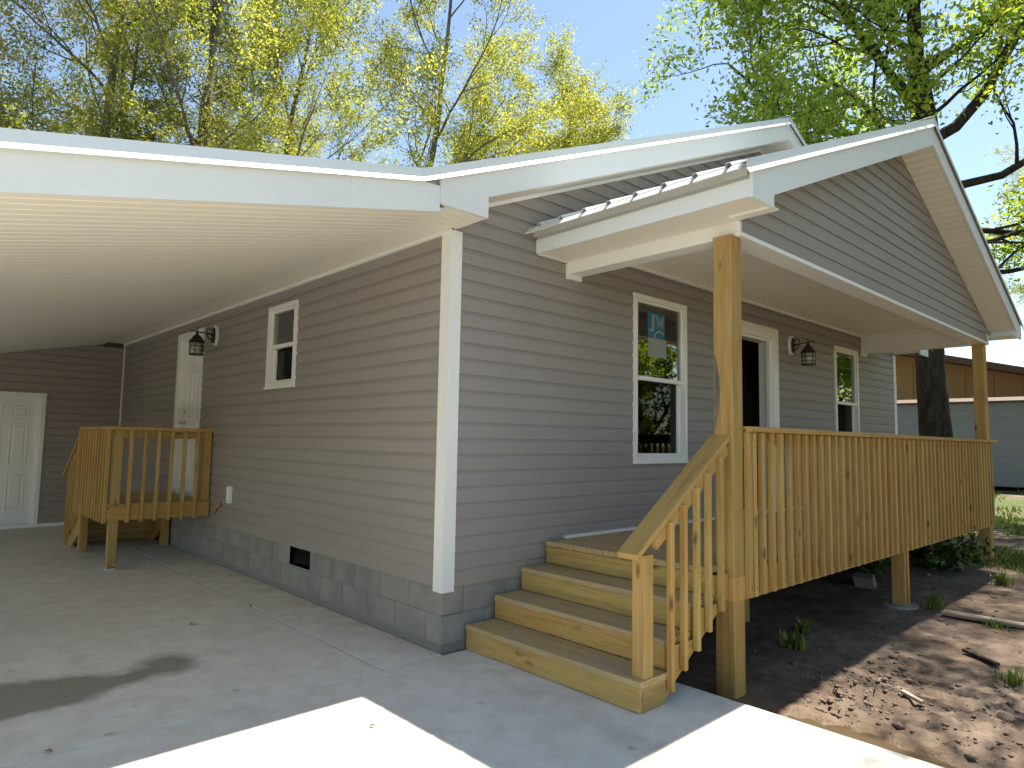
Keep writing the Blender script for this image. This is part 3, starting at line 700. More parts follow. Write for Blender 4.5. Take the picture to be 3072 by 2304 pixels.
rake(proof,PY-.012,(EXL-.02,pz(EXL-.02)+.002),(PX-.004,PZ+.002)); rake(proof,PY-.012,(2*PX-EXL+.02,pz(EXL-.02)+.002),(PX+.004,PZ+.002))
prb=lambda x:3.115+SL*(x-1.13)
for s in (-1,1):
    X=lambda x:PX-s*(PX-x)*-1 if s==1 else PX+(PX-x)
    X=(lambda x:x) if s==-1 else (lambda x:2*PX-x)
    extr('porch_rake_fascia',[(X(.845),PY,3.03),(X(1.13),PY,3.03),(X(1.13),PY,prb(1.13)),(X(PX)+s*.0005,PY,prb(PX)),(X(PX)+s*.0005,PY,PZ-.08),(X(.845),PY,pz(.845)-.08)],(0,.022,0),'fascia_metal',house)
    m=MB(); xo=.865
    p=[(X(xo),PY+.022,3.045),(X(xo),PY+.022,3.162)]
    a,b=sorted((X(xo),X(xo+.02)))
    box('porch_eave_fascia',a,b,PY+.0225,-.02,3.045,3.160,'fascia_metal',house)
    a,b=sorted((X(xo+.006),X(xo+.02)))
    box('drip_edge',a,b,PY+.0225,-.02,3.162,3.236,'dull_metal',house)
    # kicked lip of the eave drip edge, proud of the panel ends
    zt=pz(EXL)-.011; npp=int(round((-.02-PY-.004)/.229)); pt_=(-.02-PY-.004)/npp
    for i in range(-1,npp):  # lip cut into pieces; the gaps stand in for rib shadows
        ya=PY+.004+pt_*(i+.5)+.013; yb=ya+pt_-.026; ya=max(ya,PY+.0225); yb=min(yb,-.024)
        l=MB(); l.extr([(X(EXL+.05),ya,zt+.004),(X(EXL-.003),ya,zt-.006),(X(EXL-.052),ya,zt-.056),(X(EXL-.047),ya,zt-.060),(X(EXL-.002),ya,zt-.016),(X(EXL+.05),ya,zt-.002)],(0,yb-ya,0)); l.build('drip_lip','white_paint',house)
    a,b=sorted((X(.80),X(.885))); 
    box('drip_return',a,b,-.024,-.0185,3.215,3.252,'white_vinyl',house)
    a,b=sorted((X(.885),X(1.24))); box('porch_eave_soffit',a,b,PY+.0225,-.02,3.045,3.056,'soffit_vinyl',house)
    # small returns where the soffit meets the wall
    a,b=sorted((X(.887),X(1.238))); box('soffit_channel',a,b,-.055,-.018,3.036,3.044,'white_vinyl',house)
    a,b=sorted((X(1.115),X(1.1295))); box('eave_return_side',a,b,PY+.0225,-1.62,3.03,prb(1.13)+.01,'fascia_metal',house)
    # sloped soffit strips under the rake
    rs=extr('porch_rake_soffit',[(X(1.132),PY+.023,prb(1.132)+.012),(X(PX),PY+.023,prb(PX)+.012),(X(PX),PY+.023,prb(PX)+.02),(X(1.132),PY+.023,prb(1.132)+.02)],(0,.33,0),'soffit_vinyl',house)
    u=1.14; 
    while u<PX-.06:
        a,b=Vector((X(u),0,prb(u)+.004)),Vector((X(u+.0905),0,prb(u+.0905)+.004)); c=(a+b)/2
        board('soffit_strip',(c.x,PY+.026,c.z),(c.x,-1.622,c.z),(b-a).length-.004,.010,'soffit_vinyl',rs,up=(-s*-SL if s==-1 else -SL,0,-1) if False else ((SL if s==-1 else -SL),0,-1),ch=.003); u+=.0938
# gable wall of porch
pg=MB(); pg.extr([(1.25,-1.60,2.965),(8.11,-1.60,2.965),(8.11,-1.60,3.06),(PX,-1.60,4.60),(1.25,-1.60,3.06)],(0,.03,0)); pg=pg.build('porch_gable_wall','interior_wall',house)
LG=lambda z:max(1.272,PX-(prb(PX)+.004-z)/SL); RG=lambda z:min(8.09,PX+(prb(PX)+.004-z)/SL)
side_wall(pg,fwG,2.972,4.60,LG,RG,[],'siding',23)
box('gable_base_trim',1.243,8.117,-1.632,-1.598,2.938,2.969,'white_paint',house)
box('gable_corner_trim',1.238,1.27,-1.628,-1.60,2.97,3.044,'white_paint',house); box('gable_corner_trim',8.085,8.124,-1.628,-1.599,2.97,3.10,'white_paint',house)
bm=MB(); bm.box(1.24,1.40,-1.598,-.02,2.94,3.21).box(7.96,8.12,-1.598,-.02,2.94,3.21).box(1.40,7.96,-1.598,-1.45,2.94,3.21); bm.build('porch_beam','white_vinyl',house)
box('beam_end_trim',1.232,1.408,-.05,-.018,2.90,3.03,'white_vinyl',house); box('beam_end_trim',7.952,8.128,-.05,-.018,2.90,3.03,'white_vinyl',house)
pc=box('porch_ceiling',1.40,7.96,-1.45,-.02,3.226,3.236,'soffit_vinyl',house)
x=1.405
while x<7.86:
    board('ceiling_strip',(x+.048,-1.448,3.219),(x+.048,-.022,3.219),.0975,.012,'soffit_vinyl',pc,ch=.003); x+=.1016
box('frieze_trim',7.925,7.958,-1.45,-.05,3.18,3.2245,'white_vinyl',house)
box('frieze_trim',1.41,7.92,-.045,-.0175,3.18,3.212,'white_vinyl',house)

# ---- wall lanterns (hang on the wall: things of their own)
def lantern(P, D, label):
    """P wall point, D outward unit"""
    D=Vector(D); U=Vector((0,0,1)); T=D.cross(U); P=Vector(P)
    root=empty('wall_lantern',tuple(P),label,'lantern','black wall lanterns by the doors')
    W=lambda o,t,z: P+D*o+T*t+U*z
    m=MB()
    ov=[(.052*math.cos(a)*1.0,.115*math.sin(a)) for a in np.linspace(0,2*math.pi,20,endpoint=False)]
    q=[(t*1.25,z*1.12) for t,z in ov]
    m.extr([W(.0,t,z) for t,z in q],D*.035); m.build('mount_block','white_paint',root)
    m=MB(); m.extr([W(.035,t*.86,z*.86) for t,z in ov],D*.018); m.build('back_plate','black_iron',root)
    a=MB(); L=.235
    a.tube([W(.05,0,.0),W(.10,0,.012),W(.16,0,.018),W(L,0,.02),W(L+.05,0,.03),W(L+.075,0,.022),W(L+.07,0,.005)],[.011,.009,.008,.008,.007,.006,.006],6)
    a.tube([W(.05,0,-.06),W(.085,0,-.055),W(.11,0,-.03),W(.12,0,.012)],[.007]*4,6)
    a.tube([W(.055,0,.05),W(.09,0,.075),W(.125,0,.07),W(.13,0,.04),W(.105,0,.035)],[.006]*5,6)
    a.tube([W(L,0,.02),W(L,0,.085)],[.007,.003],6); a.build('arm','black_iron',root,True)
    c=W(L,0,0); 
    h=MB(); h.lathe([(.012,.02),(.016,-.012),(.04,-.03),(.062,-.06),(.080,-.085),(.092,-.105),(.092,-.112)],c,12); h.build('hood','black_iron',root,True)
    b=MB(); b.lathe([(.074,-.112),(.078,-.19),(.074,-.262)],c,10); b.build('glass_body','seeded_glass',root,True)
    k=MB()
    for z in (-.113,-.162,-.212,-.262): 
        pts=[c+Vector((.081*math.cos(x),.081*math.sin(x),z)) for x in np.linspace(0,2*math.pi,13)]; k.tube(pts,.0045,5,False)
    for x in np.linspace(0,2*math.pi,6,endpoint=False): k.tube([c+Vector((.081*math.cos(x),.081*math.sin(x),-.11)),c+Vector((.081*math.cos(x),.081*math.sin(x),-.265))],.004,5)
    k.lathe([(.078,-.262),(.078,-.27)],c,10)
    k.build('cage','black_iron',root)
    return root
lantern((-.016,4.72,2.745),(-1,0,0),'black caged lantern on the carport wall beside the side door')
lantern((5.525,-.016,2.79),(0,-1,0),'black caged lantern on the porch wall right of the front door')
# ---- window sticker
stk=empty('window_sticker',(2.61,.010,2.40),'blue window sticker with white JW letters over a pale paper label','sticker')
yS=.0105
x0,x1,zt,zb_=2.462,2.752,2.80,2.545
box('blue_square',x0,x1,yS,yS+.0015,zb_,zt,'sticker_blue',stk)
box('paper_label',x0+.004,x1+.03,yS,yS+.0015,zb_-.19,zb_-.002,'sticker_white',stk)
def flat(name,polys,mat):
    m=MB()
    for p in polys: m.extr([(x,yS-.0013,z) for x,z in p],(0,.001,0))
    m.build(name,mat,stk)
jx=x0+.045
J_=[(jx+.01,zt-.02),(jx+.085,zt-.02),(jx+.085,zt-.03),(jx+.068,zt-.036),(jx+.064,zt-.16),(jx+.052,zt-.185),(jx+.025,zt-.198),(jx-.02,zt-.19),(jx-.032,zt-.172),(jx-.018,zt-.166),(jx+.004,zt-.176),(jx+.022,zt-.168),(jx+.028,zt-.036),(jx+.01,zt-.03)]
flat('letter',[J_],'sticker_white')
wx=x0+.135
Wp=[[(wx,zt-.02),(wx+.03,zt-.02),(wx+.062,zt-.135),(wx+.045,zt-.16)],[(wx+.045,zt-.16),(wx+.062,zt-.135),(wx+.082,zt-.05),(wx+.072,zt-.045)],[(wx+.062,zt-.03),(wx+.09,zt-.03),(wx+.118,zt-.13),(wx+.10,zt-.16)],[(wx+.10,zt-.16),(wx+.118,zt-.13),(wx+.142,zt-.024),(wx+.126,zt-.02)]]
flat('letter',Wp,'sticker_white')
arc=[]
cx_,cz_,r1,r2=x1-.085,zb_+.0,.10,.078
A=np.linspace(math.pi,rad(38),14)
quads=[]
for a,b in zip(A,A[1:]): quads.append([(cx_+r1*math.cos(a),cz_+r1*math.sin(a)*.85+.002),(cx_+r1*math.cos(b),cz_+r1*math.sin(b)*.85+.002),(cx_+r2*math.cos(b),cz_+r2*math.sin(b)*.8+.002),(cx_+r2*math.cos(a),cz_+r2*math.sin(a)*.8+.002)])
flat('arc',quads,'sticker_white')

# ================================================================== FRONT PORCH (deck, stairs, railing)
porch=empty('front_porch',(4.6,-.8,0),'raised treated-pine front porch with stairs, balustrade and roof posts','porch')
DZ=.70; R_,T_,SX=.1734,.272,.20
yo,yi=-1.53,-.035
# posts
def post(name,x0,x1,y0,y1,z0,z1,mat,par): return board(name,((x0+x1)/2,(y0+y1)/2,z0),((x0+x1)/2,(y0+y1)/2,z1),x1-x0,y1-y0,mat,par,up=(0,1,0),ch=.006)
p1=post('post',1.17,1.31,-1.60,-1.46,-.22,2.939,'pine',porch)
bk_=board('post_block',(1.24,-1.53,.475),(1.24,-1.53,.63),.146,.146,'pine',p1,up=(0,1,0),ch=.004)
post('post',7.95,8.09,-1.60,-1.46,gz(8,-1.5)-.05,2.939,'pine',porch)
# wane streak on the near post: bark edge left on the arris
wn=MB(); 
pts=[(1.1685,-1.585,1.62),(1.1685,-1.585,1.70),(1.1685,-1.575,1.80),(1.1685,-1.56,1.88),(1.1685,-1.565,1.96),(1.1685,-1.58,2.06),(1.1685,-1.590,2.12)]
wl=[.004,.014,.022,.026,.022,.010,.003]
poly=[(1.1692,-1.47-.0-0*w_,p[2]) for p,w_ in zip(pts,wl)]+[(1.1692,-1.47-w_*1.6,p[2]) for p,w_ in list(zip(pts,wl))[::-1]]
wn.extr(poly,(-.002,0,0)); wn.build('bark_edge','bark_grey',p1)
mp=post('mid_post',4.50,4.538,-1.595,-1.47,gz(4.5,-1.5)-.02,.49,'pine',porch)
post('mid_post',4.538,4.60,-1.575,-1.475,gz(4.5,-1.5)-.02,.49,'pine_warm',porch); post('mid_post',4.60,4.638,-1.595,-1.47,gz(4.5,-1.5)-.02,.49,'pine',porch)
for x in (2.9,6.4): post('inner_post',x,x+.09,-.75,-.66,gz(x,-.7)-.05,.46,'pine',porch)
# deck frame and boards
dk=MB(); 
for x in np.arange(1.15,8.05,.6): dk.box(x,x+.038,-1.55,-.05,.47,.66)
dk=dk.build('joists','pine_warm',porch)
for k in range(10):
    yb=-.045-k*.147
    board('deck_board',(1.0,yb-.07,DZ-.019),(8.09,yb-.07,DZ-.019),.142,.038,'pine_tread',porch)
board('rim_board',(1.31,-1.581,.565),(8.09,-1.581,.565),.19,.036,'pine',porch,up=(0,1,0))
board('rim_board',(8.105,-1.60,.565),(8.105,-.05,.565),.19,.036,'pine',porch,up=(1,0,0))
box('wall_flashing',1.24,9.3,-.05,-.0165,.70,.722,'white_vinyl',porch)
# stairs
stairs=MB()
poly=[(SX+.02,.0),(SX+.02,R_-.04)]
for k in range(1,4): poly+=[(SX+k*T_+.02,k*R_-.04),(SX+k*T_+.02,(k+1)*R_-.04)]
poly+=[(1.168,.66),(1.168,.515),(.52,.085),(.46,.03),(.43,.002)]
stairs.extr([(x,yo,z) for x,z in poly],(0,-.028,0)); stairs=stairs.build('stringer','pine_stair',porch)
polyi=[p for p in poly]
extr('stringer',[(x,yi-.004,z) for x,z in polyi],(0,-.034,0),'pine_stair',porch)
extr('stringer',[(x,-.80,z) for x,z in polyi],(0,-.034,0),'pine_stair',porch)
for k in range(4):
    xf=SX+k*T_; zt_=(k+1)*R_
    board('riser',(xf+.012,yi,(k*R_+zt_-.038)/2+.002),(xf+.012,yo-.028 if k==0 else yo-.004,(k*R_+zt_-.038)/2+.002),R_-.042,.024,'pine_stair',stairs,up=(1,0,0))
    if k<3: board('tread',(xf+T_/2-.0,yi,zt_-.019),(xf+T_/2-.0,yo-.034 if k==0 else yo-.004,zt_-.019),T_+.014,.038,'pine_tread',stairs)
board('nosing_board',(SX+3*T_+.005,yi,DZ-.021),(SX+3*T_+.005,-1.455,DZ-.021),.026,.040,'pine_stair',stairs)
# newel and stair rail
nw=post('newel',.245,.335,-1.555,-1.465,R_,.86,'pine_stair',porch)
hs=(1.50-.862)/(1.11-.16)
hr=board('stair_handrail',(.155,-1.505,.862),(1.178,-1.505,.862+hs*1.023),.142,.036,'pine_stair',porch,up=(-hs,0,1))
board('stair_subrail',(.345,-1.545,.862+hs*.185-.066),(1.168,-1.545,.862+hs*1.013-.066),.085,.034,'pine_stair',porch,up=(0,1,0))
for x,zb0 in ((.47,.10),(.608,.19),(.752,.275),(.885,.365),(1.04,.465)):
    zt2=.862+hs*(x-.155)-.035
    board('stair_baluster',(x,-1.580,zb0-.03),(x,-1.580,zt2),.037,.037,'pine',porch,up=(0,1,0))
# front railing
rl=board('top_rail',(1.31,-1.579,1.545),(8.09,-1.579,1.545),.088,.036,'pine_warm',porch,up=(0,1,0))
cap=board('cap_rail',(1.312,-1.585,1.608),(8.20,-1.585,1.608),.15,.037,'pine',porch)
xb=[1.332,1.40]+[1.526+.1405*k for k in range(47)]
for i,x in enumerate(xb):
    if x>8.12: break
    board('baluster',(x,-1.620,.487+random.uniform(-.002,.002)),(x,-1.620,1.586),.043,.040,'pine',rl,up=(0,1,0))
sm=MB()
for x in xb:
    if x>8.12: break
    for z in (.545,.61,1.53):
        sm.tube([(x+random.uniform(-.003,.003),-1.638,z+random.uniform(-.008,.008)),(x,-1.640,z)],.0042,6)
o=sm.build('screw_heads','black_iron',rl); o['kind']='stuff'
r2=board('side_top_rail',(8.09,-1.56,1.545),(8.09,-.05,1.545),.088,.036,'pine_warm',porch,up=(1,0,0))
board('side_cap_rail',(8.10,-1.50,1.608),(8.10,-.05,1.608),.14,.037,'pine',porch)
for k in range(10): board('baluster',(8.128,-1.48+.1405*k,.487),(8.128,-1.48+.1405*k,1.586),.043,.040,'pine',r2,up=(1,0,0))
# concrete pads
for x,y,l in ((4.57,-1.52,'round-edged concrete footing pad under the middle porch post'),):
    z=gz(x,y); m=MB(); m.lathe([(.16,-.06),(.175,-.01),(.165,.012),(.13,.016)],(x,y,z),14); tag(m.build('footing_pad','mortar'),l,'footing')
m=MB(); m.extr([(5.0,-1.15,gz(5.1,-1.05)-.03),(5.35,-1.05,gz(5.1,-1.05)-.03),(5.33,-.86,gz(5.1,-1.05)-.03),(4.98,-.95,gz(5.1,-1.05)-.03)],(0,.03,.13)); tag(m.build('loose_block','mortar'),'loose grey concrete block lying in the dark under the porch','block')

# ================================================================== SIDE STOOP
stoop=empty('side_stoop',(-.55,5.5,0),'small treated-pine stoop with railing and stairs at the carport side door','stoop')
X0,X1,Y0,Y1=-1.08,-.03,4.66,6.20
sp=[]
pA=board('post',(X0+.045,Y0+.045,.02),(X0+.045,Y0+.045,1.545),.09,.09,'pine_stair',stoop,up=(0,1,0)); box('post_base',X0+.0,X0+.09,Y0-.0,Y0+.09,.0,.03,'dull_metal',stoop)
board('post',(X0+.045,Y1-.045,.0),(X0+.045,Y1-.045,1.545),.09,.09,'pine_stair',stoop,up=(0,1,0))
board('post',(X1-.045,Y0+.045,.53),(X1-.045,Y0+.045,1.545),.09,.09,'pine_stair',stoop,up=(0,1,0))
board('post',(X1-.045,Y1-.045,.0),(X1-.045,Y1-.045,.62),.09,.09,'pine_stair',stoop,up=(0,1,0))
board('rim_board',(X0,Y0-.012,.625),(X1,Y0-.012,.625),.17,.036,'pine_warm',stoop,up=(0,1,0)); board('rim_board',(X0-.012,Y0,.625),(X0-.012,Y1,.625),.17,.036,'pine',stoop,up=(1,0,0)); board('rim_board',(X0,Y1+.02,.625),(X1,Y1+.02,.625),.17,.036,'pine_warm',stoop,up=(0,1,0))
for k in range(11):
    yb=Y0+.07+k*.1455
    board('deck_board',(X0-.02,yb,.705),(X1,yb,.705),.140,.034,'pine_tread',stoop)
srl=board('top_rail',(X0+.09,Y0+.02,1.50),(X1-.09,Y0+.02,1.50),.088,.036,'pine_stair',stoop,up=(0,1,0))
board('cap_rail',(X0-.07,Y0+.02,1.565),(X1+.02,Y0+.02,1.565),.14,.036,'pine_warm',stoop)
srl2=board('top_rail',(X0+.02,Y0+.09,1.50),(X0+.02,Y1-.09,1.50),.088,.036,'pine_warm',stoop,up=(1,0,0))
board('cap_rail',(X0+.02,Y0+.0905,1.565),(X0+.02,Y1+.05,1.565),.14,.036,'pine_warm',stoop)
for k in range(6): board('baluster',(X0+.16+k*.142,Y0-.05,.52),(X0+.16+k*.142,Y0-.05,1.545),.037,.037,'pine_stair',srl,up=(0,1,0))
for k in range(12): board('baluster',(X0-.05,Y0+.03+k*.135,.51),(X0-.05,Y0+.03+k*.135,1.545),.037,.037,'pine',srl2,up=(1,0,0))
for k in range(3):
    zt_=.722-(k+1)*.18; yf=Y1+.04+k*.27
    board('tread',(X0,yf+.14,zt_-.019),(X1,yf+.14,zt_-.019),.28,.038,'pine_tread',stoop)
    board('riser',(X0,yf+.27,zt_-.11),(X1,yf+.27,zt_-.11),.14,.024,'pine_stair',stoop,up=(0,1,0))
for x in (X0+.02,X1-.05):
    extr('stringer',[(x,Y1+.04,.50),(x,Y1+.04,.25),(x,Y1+.5,.0),(x,Y1+.88,.0),(x,Y1+.88,.12),(x,Y1+.62,.14),(x,Y1+.60,.30),(x,Y1+.34,.32),(x,Y1+.32,.50)],(.035,0,0),'pine_stair',stoop)
board('post',(X0+.045,Y1+.80,.0),(X0+.045,Y1+.80,.98),.09,.09,'pine_stair',stoop,up=(0,1,0))
board('stair_handrail',(X0+.02,Y1-.02,1.53),(X0+.02,Y1+.95,.93),.14,.036,'pine_warm',stoop)
for k in range(5):
    yy=Y1+.10+k*.142; board('stair_baluster',(X0-.02,yy,max(.06,.48-.6*(yy-Y1))),(X0-.02,yy,1.47-.62*(yy-Y1)),.037,.037,'pine',stoop,up=(1,0,0))

# ================================================================== VEGETATION
def leaf_mesh(name, C, size, mat, rng, up=.35, elong=1.6):
    n=len(C)
    N=rng.normal(size=(n,3)); N[:,2]+=up*2; N/=np.linalg.norm(N,axis=1)[:,None]
    A=rng.normal(size=(n,3)); A-=N*(A*N).sum(1)[:,None]; A/=np.linalg.norm(A,axis=1)[:,None]; B=np.cross(N,A)
    s=size*rng.uniform(.6,1.25,n)[:,None]
    droop=N*s*.25
    v=np.stack([C-A*s*.5*elong, C+B*s*.42+droop*.5, C+A*s*.5*elong-droop, C-B*s*.42+droop*.5],1).reshape(-1,3)
    i=np.arange(n)*4
    Fq=np.stack([i,i+1,i+2,i+3],1)
    Ft=np.concatenate([Fq[:,[0,1,2]],Fq[:,[0,2,3]]])
    return fastmesh(name,v,Ft,mat)
def grow(seed,H,r0,fork,nb,spread,nleaf,leafsz,leafmat,bark,stems=1,lean=.05,clump=.16,limbs=None,sub=(6,5),wob=.045,avoid=None):
    rng=np.random.RandomState(seed); tub=MB(); leaves=[]
    def path(p,d,L,r,rend,nseg,wand,trop):
        P=[p.copy()];Rr=[r];d=d/np.linalg.norm(d);D=[d]
        for i in range(nseg):
            d=d+rng.normal(size=3)*wand+np.array([0,0,trop]); d/=np.linalg.norm(d)
            p=p+d*L/nseg; P.append(p.copy()); Rr.append(r+(rend-r)*((i+1)/nseg)**.8); D.append(d)
        return P,Rr,D
    def at(P,Rr,D,t):
        f=t*(len(P)-1); i=min(int(f),len(P)-2); k=f-i
        return P[i]*(1-k)+P[i+1]*k, Rr[i]*(1-k)+Rr[i+1]*k, D[i+1]
    def side(d,ang):
        q=rng.normal(size=3); q-=d*q.dot(d); q/=np.linalg.norm(q); v=d*math.cos(ang)+q*math.sin(ang); return v
    def twig(p,d,L,r):
        P,Rr,D=path(p,d,L,r,.004,4,.22,.03); tub.tube(P,Rr,3,False)
        m=max(4,int(nleaf*L*rng.uniform(.5,1.4)))
        ts=1-rng.beta(1.2,1.9,m)*.95
        for t in ts:
            q,_,_=at(P,Rr,D,t); leaves.append(q+rng.normal(size=3)*clump)
    def b2(p,d,L,r):
        P,Rr,D=path(p,d,L,r,r*.3,6,.17,.04); tub.tube(P,Rr,4,False)
        k=sub[1]
        for t in np.linspace(.3,1,k)+rng.uniform(-.06,.06,k):
            q,rr,dd=at(P,Rr,D,min(max(t,.1),1)); twig(q,side(dd,rng.uniform(.4,1.0)),L*rng.uniform(.28,.5)+.25,max(rr*.6,.006))
    def b1(p,d,L,r):
        if avoid is not None and (d[0]*avoid[0]+d[1]*avoid[1])/np.linalg.norm(d)>.3: L=L*.6
        P,Rr,D=path(p,d,L,r,r*.32,9,.12,.05); tub.tube(P,Rr,6,False)
        k=sub[0]
        for t in np.linspace(.28,1,k)+rng.uniform(-.05,.05,k):
            q,rr,dd=at(P,Rr,D,min(max(t,.1),1)); b2(q,side(dd,rng.uniform(.4,.9)),L*rng.uniform(.3,.52)+.3,max(rr*.6,.012))
    for s in range(stems):
        d=np.array([rng.normal()*lean,rng.normal()*lean,1.])
        if stems>1:
            a=2*math.pi*s/stems+rng.uniform(-.4,.4); d=np.array([math.cos(a)*.16,math.sin(a)*.16,1.])
        P,Rr,D=path(np.array([0.,0.,-.3]),d,H*rng.uniform(.85,1.),r0*(1 if stems==1 else .8),r0*.12,16,wob,.02)
        Rr[0]*=1.35; tub.tube(P,Rr,9,False)
        for t in np.linspace(fork,1,nb)+rng.uniform(-.02,.02,nb):
            q,rr,dd=at(P,Rr,D,min(t,1)); 
            b1(q,side(dd,rng.uniform(.45,1.0)),spread*(1.05-.55*max(0,(t-fork)/(1-fork)))*rng.uniform(.75,1.2),max(rr*.55,.02))
    for (h,dx,dy,dz,L,r) in (limbs or []):
        q,rr,dd=at(P,Rr,D,h); b1(q,np.array([dx,dy,dz],float),L,r)
    tm=fastmesh('trunk',np.array(tub.v),np.array(tub.f),bark,True)
    cm=leaf_mesh('crown',np.array(leaves),leafsz,leafmat,rng)
    return tm,cm
TREE={}
def plant(name,key,loc,rz,sc,label,cat='tree',group=None):
    tm,cm=TREE[key]
    r=empty(name,loc,label,cat,group)
    mw=Matrix.Translation(loc)@Matrix.Rotation(rz,4,'Z')@Matrix.Scale(sc,4)
    link(bpy.data.objects.new('trunk',tm),r,mw); link(bpy.data.objects.new('crown',cm),r,mw)
    return r
TREE['a']=grow(1,21,.23,.24,15,5.0,78,.060,'leaf_spring','bark_grey',clump=.13,sub=(7,7))
TREE['b']=grow(2,20,.21,.22,10,4.8,78,.060,'leaf_spring','bark_grey',stems=2,clump=.13,sub=(7,7))
TREE['c']=grow(3,20,.26,.22,14,5.2,60,.060,'leaf_olive','bark_grey',clump=.13,sub=(7,7))
TREE['d']=grow(5,16.5,.20,.18,16,4.2,92,.062,'leaf_spring','bark_grey',clump=.13,sub=(7,6))
TREE['e']=grow(6,10,.22,.10,16,4.2,60,.13,'leaf_oak','bark_dark')
TREE['oak']=grow(8,19,.36,.42,13,5.8,58,.080,'leaf_oak','bark_dark',sub=(9,7),lean=.0,clump=.2,wob=.014,avoid=(-.66,-.75),limbs=[(.42,-.75,.75,.02,4.8,.08),(.48,-.8,.6,.12,4.6,.08),(.54,-.8,.45,.3,4.6,.09),(.48,.55,-1,.75,7.0,.13),(.60,-.75,.6,.45,4.2,.08),(.42,.7,-.9,.15,7.0,.10),(.37,.75,-.7,-.05,6.5,.08),(.32,.9,-.5,-.05,6.0,.07),(.35,.45,-.9,-.05,5.5,.07),(.58,.8,-.6,.6,6.5,.10),(.66,-.7,.7,.5,3.8,.08)])
G='spring trees behind the house'
plant('tree','c',(-.2,16.2,-.1),.4,1.0,'olive-leaved tree with leaning trunk at the far left above the carport roof',group=G)
plant('tree','b',(3.1,15.6,-.1),1.0,1.08,'twin-stemmed yellow-green tree left of centre behind the carport roof',group=G)
plant('tree','a',(5.6,17.2,-.1),2.2,1.1,'tall yellow-green tree with a straight trunk right of the twin-stemmed tree',group=G)
plant('tree','a',(8.4,14.4,-.1),.2,1.0,'dense yellow-green tree behind the valley of the roof',group=G)
plant('tree','d',(12.0,16.2,-.1),4.0,1.0,'yellow-green tree behind the left rake of the main gable',group=G)
plant('tree','d',(16.9,11.4,-.1),1.1,.80,'smaller round-topped tree meeting the oak leaves above the main ridge',group=G)
plant('tree','d',(14.9,13.0,-.1),2.6,.93,'round-topped tree rising highest against the open sky at centre',group=G)
plant('tree','b',(-3.6,20.5,-.1),3.0,1.0,'pale tree filling the top left corner of the view',group=G)
plant('tree','c',(1.4,22,-.1),5.1,1.0,'thin olive tree farther back between the two left trees',group=G)
plant('tree','d',(9.6,25,-.1),5.6,1.0,'hazy yellow tree farthest back behind the roof valley',group=G)
plant('tree','oak',(12.72,.24,gz(12.7,.24)),0,1.0,'big dark-trunked oak with fresh green leaves right of the house',group=None)
G2='trees beyond the neighbouring buildings'
plant('tree','d',(38,9,0),1.2,.95,'yellow-green tree above the tan building beside the right porch post',group=G2)
plant('tree','a',(40,-1,0),3.2,.9,'yellow-green tree at the right edge beyond the tan building',group=G2)
# trees across the yard that mirror in the window panes and dapple the yard
G3='trees across the yard mirrored in the porch windows'
plant('tree','e',(16.5,-10.6,.1),2.0,1.0,'green tree across the yard mirrored in the near porch window',group=G3)
plant('tree','e',(24.5,-8.0,.1),1.0,1.0,'tree across the yard mirrored in the far porch window',group=G3)
plant('tree','e',(22,-17,.0),4.0,1.15,'green tree deeper in the yard mirrored in the window by the stairs',group=G3)
plant('tree','e',(34,-12,.1),.0,1.2,'tree far along the yard mirrored in the far porch window',group=G3)
plant('tree','e',(13,-17,.1),5.0,1.1,'tree at the street side mirrored at the left edge of the near porch window',group=G3)

plant('tree','e',(14.5,-9.2,.0),1.5,.5,'added low bushy tree darkening the reflection low in the near porch window',group=G3)  # these low trees are added to darken what the lower panes reflect
plant('tree','e',(19,-13.5,.0),3.5,.55,'added low bushy tree darkening the reflection beside the trunk in the near porch window',group=G3)
plant('tree','e',(27.5,-11,.0),4.6,.55,'added low bushy tree darkening the reflection low in the far porch window',group=G3)
plant('tree','e',(11.5,-12.5,.0),4.6,.5,'added low bushy tree darkening the reflection at the left of the near porch window',group=G3)
plant('tree','c',(5.2,-5.7,-.1),1.2,.88,'thin-leaved front-yard tree dappling the driveway from beyond the right edge')
plant('tree','oak',(22,-4.6,.1),3.3,.62,'oak added past the right edge, trunk out of view, to shade the yard before the trailer')  # added to cast shade on the lawn; trunk stays out of view
# shrub and weeds
def tuft(name,x,y,n,h,label,mat='leaf_grass',spread=.09,cat='weed',width=.0055):
    n=int(n*2.2)
    rng=np.random.RandomState(int(abs(x*100+y*977))); z=gz(x,y) if x>.8 else 0
    v=[];f=[]
    for k in range(n):
        a=rng.uniform(0,6.28); b=np.array([x+rng.normal()*spread*.4,y+rng.normal()*spread*.4,z-.01]); L=h*rng.uniform(.5,1.1); o=rng.uniform(.15,.8)
        d=np.array([math.cos(a),math.sin(a),0]); s=np.array([-math.sin(a),math.cos(a),0])*width*rng.uniform(.6,1.3)
        m=b+d*L*.3*o+np.array([0,0,L*.6]); e=b+d*L*.8*o+np.array([0,0,L*(.95-.3*o)])
        i=len(v); v+=[b-s,b+s,m+s*.8,m-s*.8,e]; f+=[(i,i+1,i+2,i+3),(i+3,i+2,i+4)]
    o=add(name,v,f,mat,recalc=False); return tag(o,label,cat)
tuft('weed_tuft',4.62,-1.80,34,.20,'bright grass tuft on the shadow edge in front of the middle porch post')
tuft('weed_tuft',6.35,-2.02,46,.22,'grass tuft at the top end of the sunlit dirt near the right porch post')
tuft('weed_tuft',2.86,-2.76,26,.17,'yellow-green weed sprout in the dirt beside the dark stick')
tuft('weed_tuft',4.35,-2.36,22,.10,'small weed growing against the weathered plank')
tuft('weed_tuft',2.55,-1.35,20,.16,'dim weed sprouting in the shade behind the near porch post',width=.014)
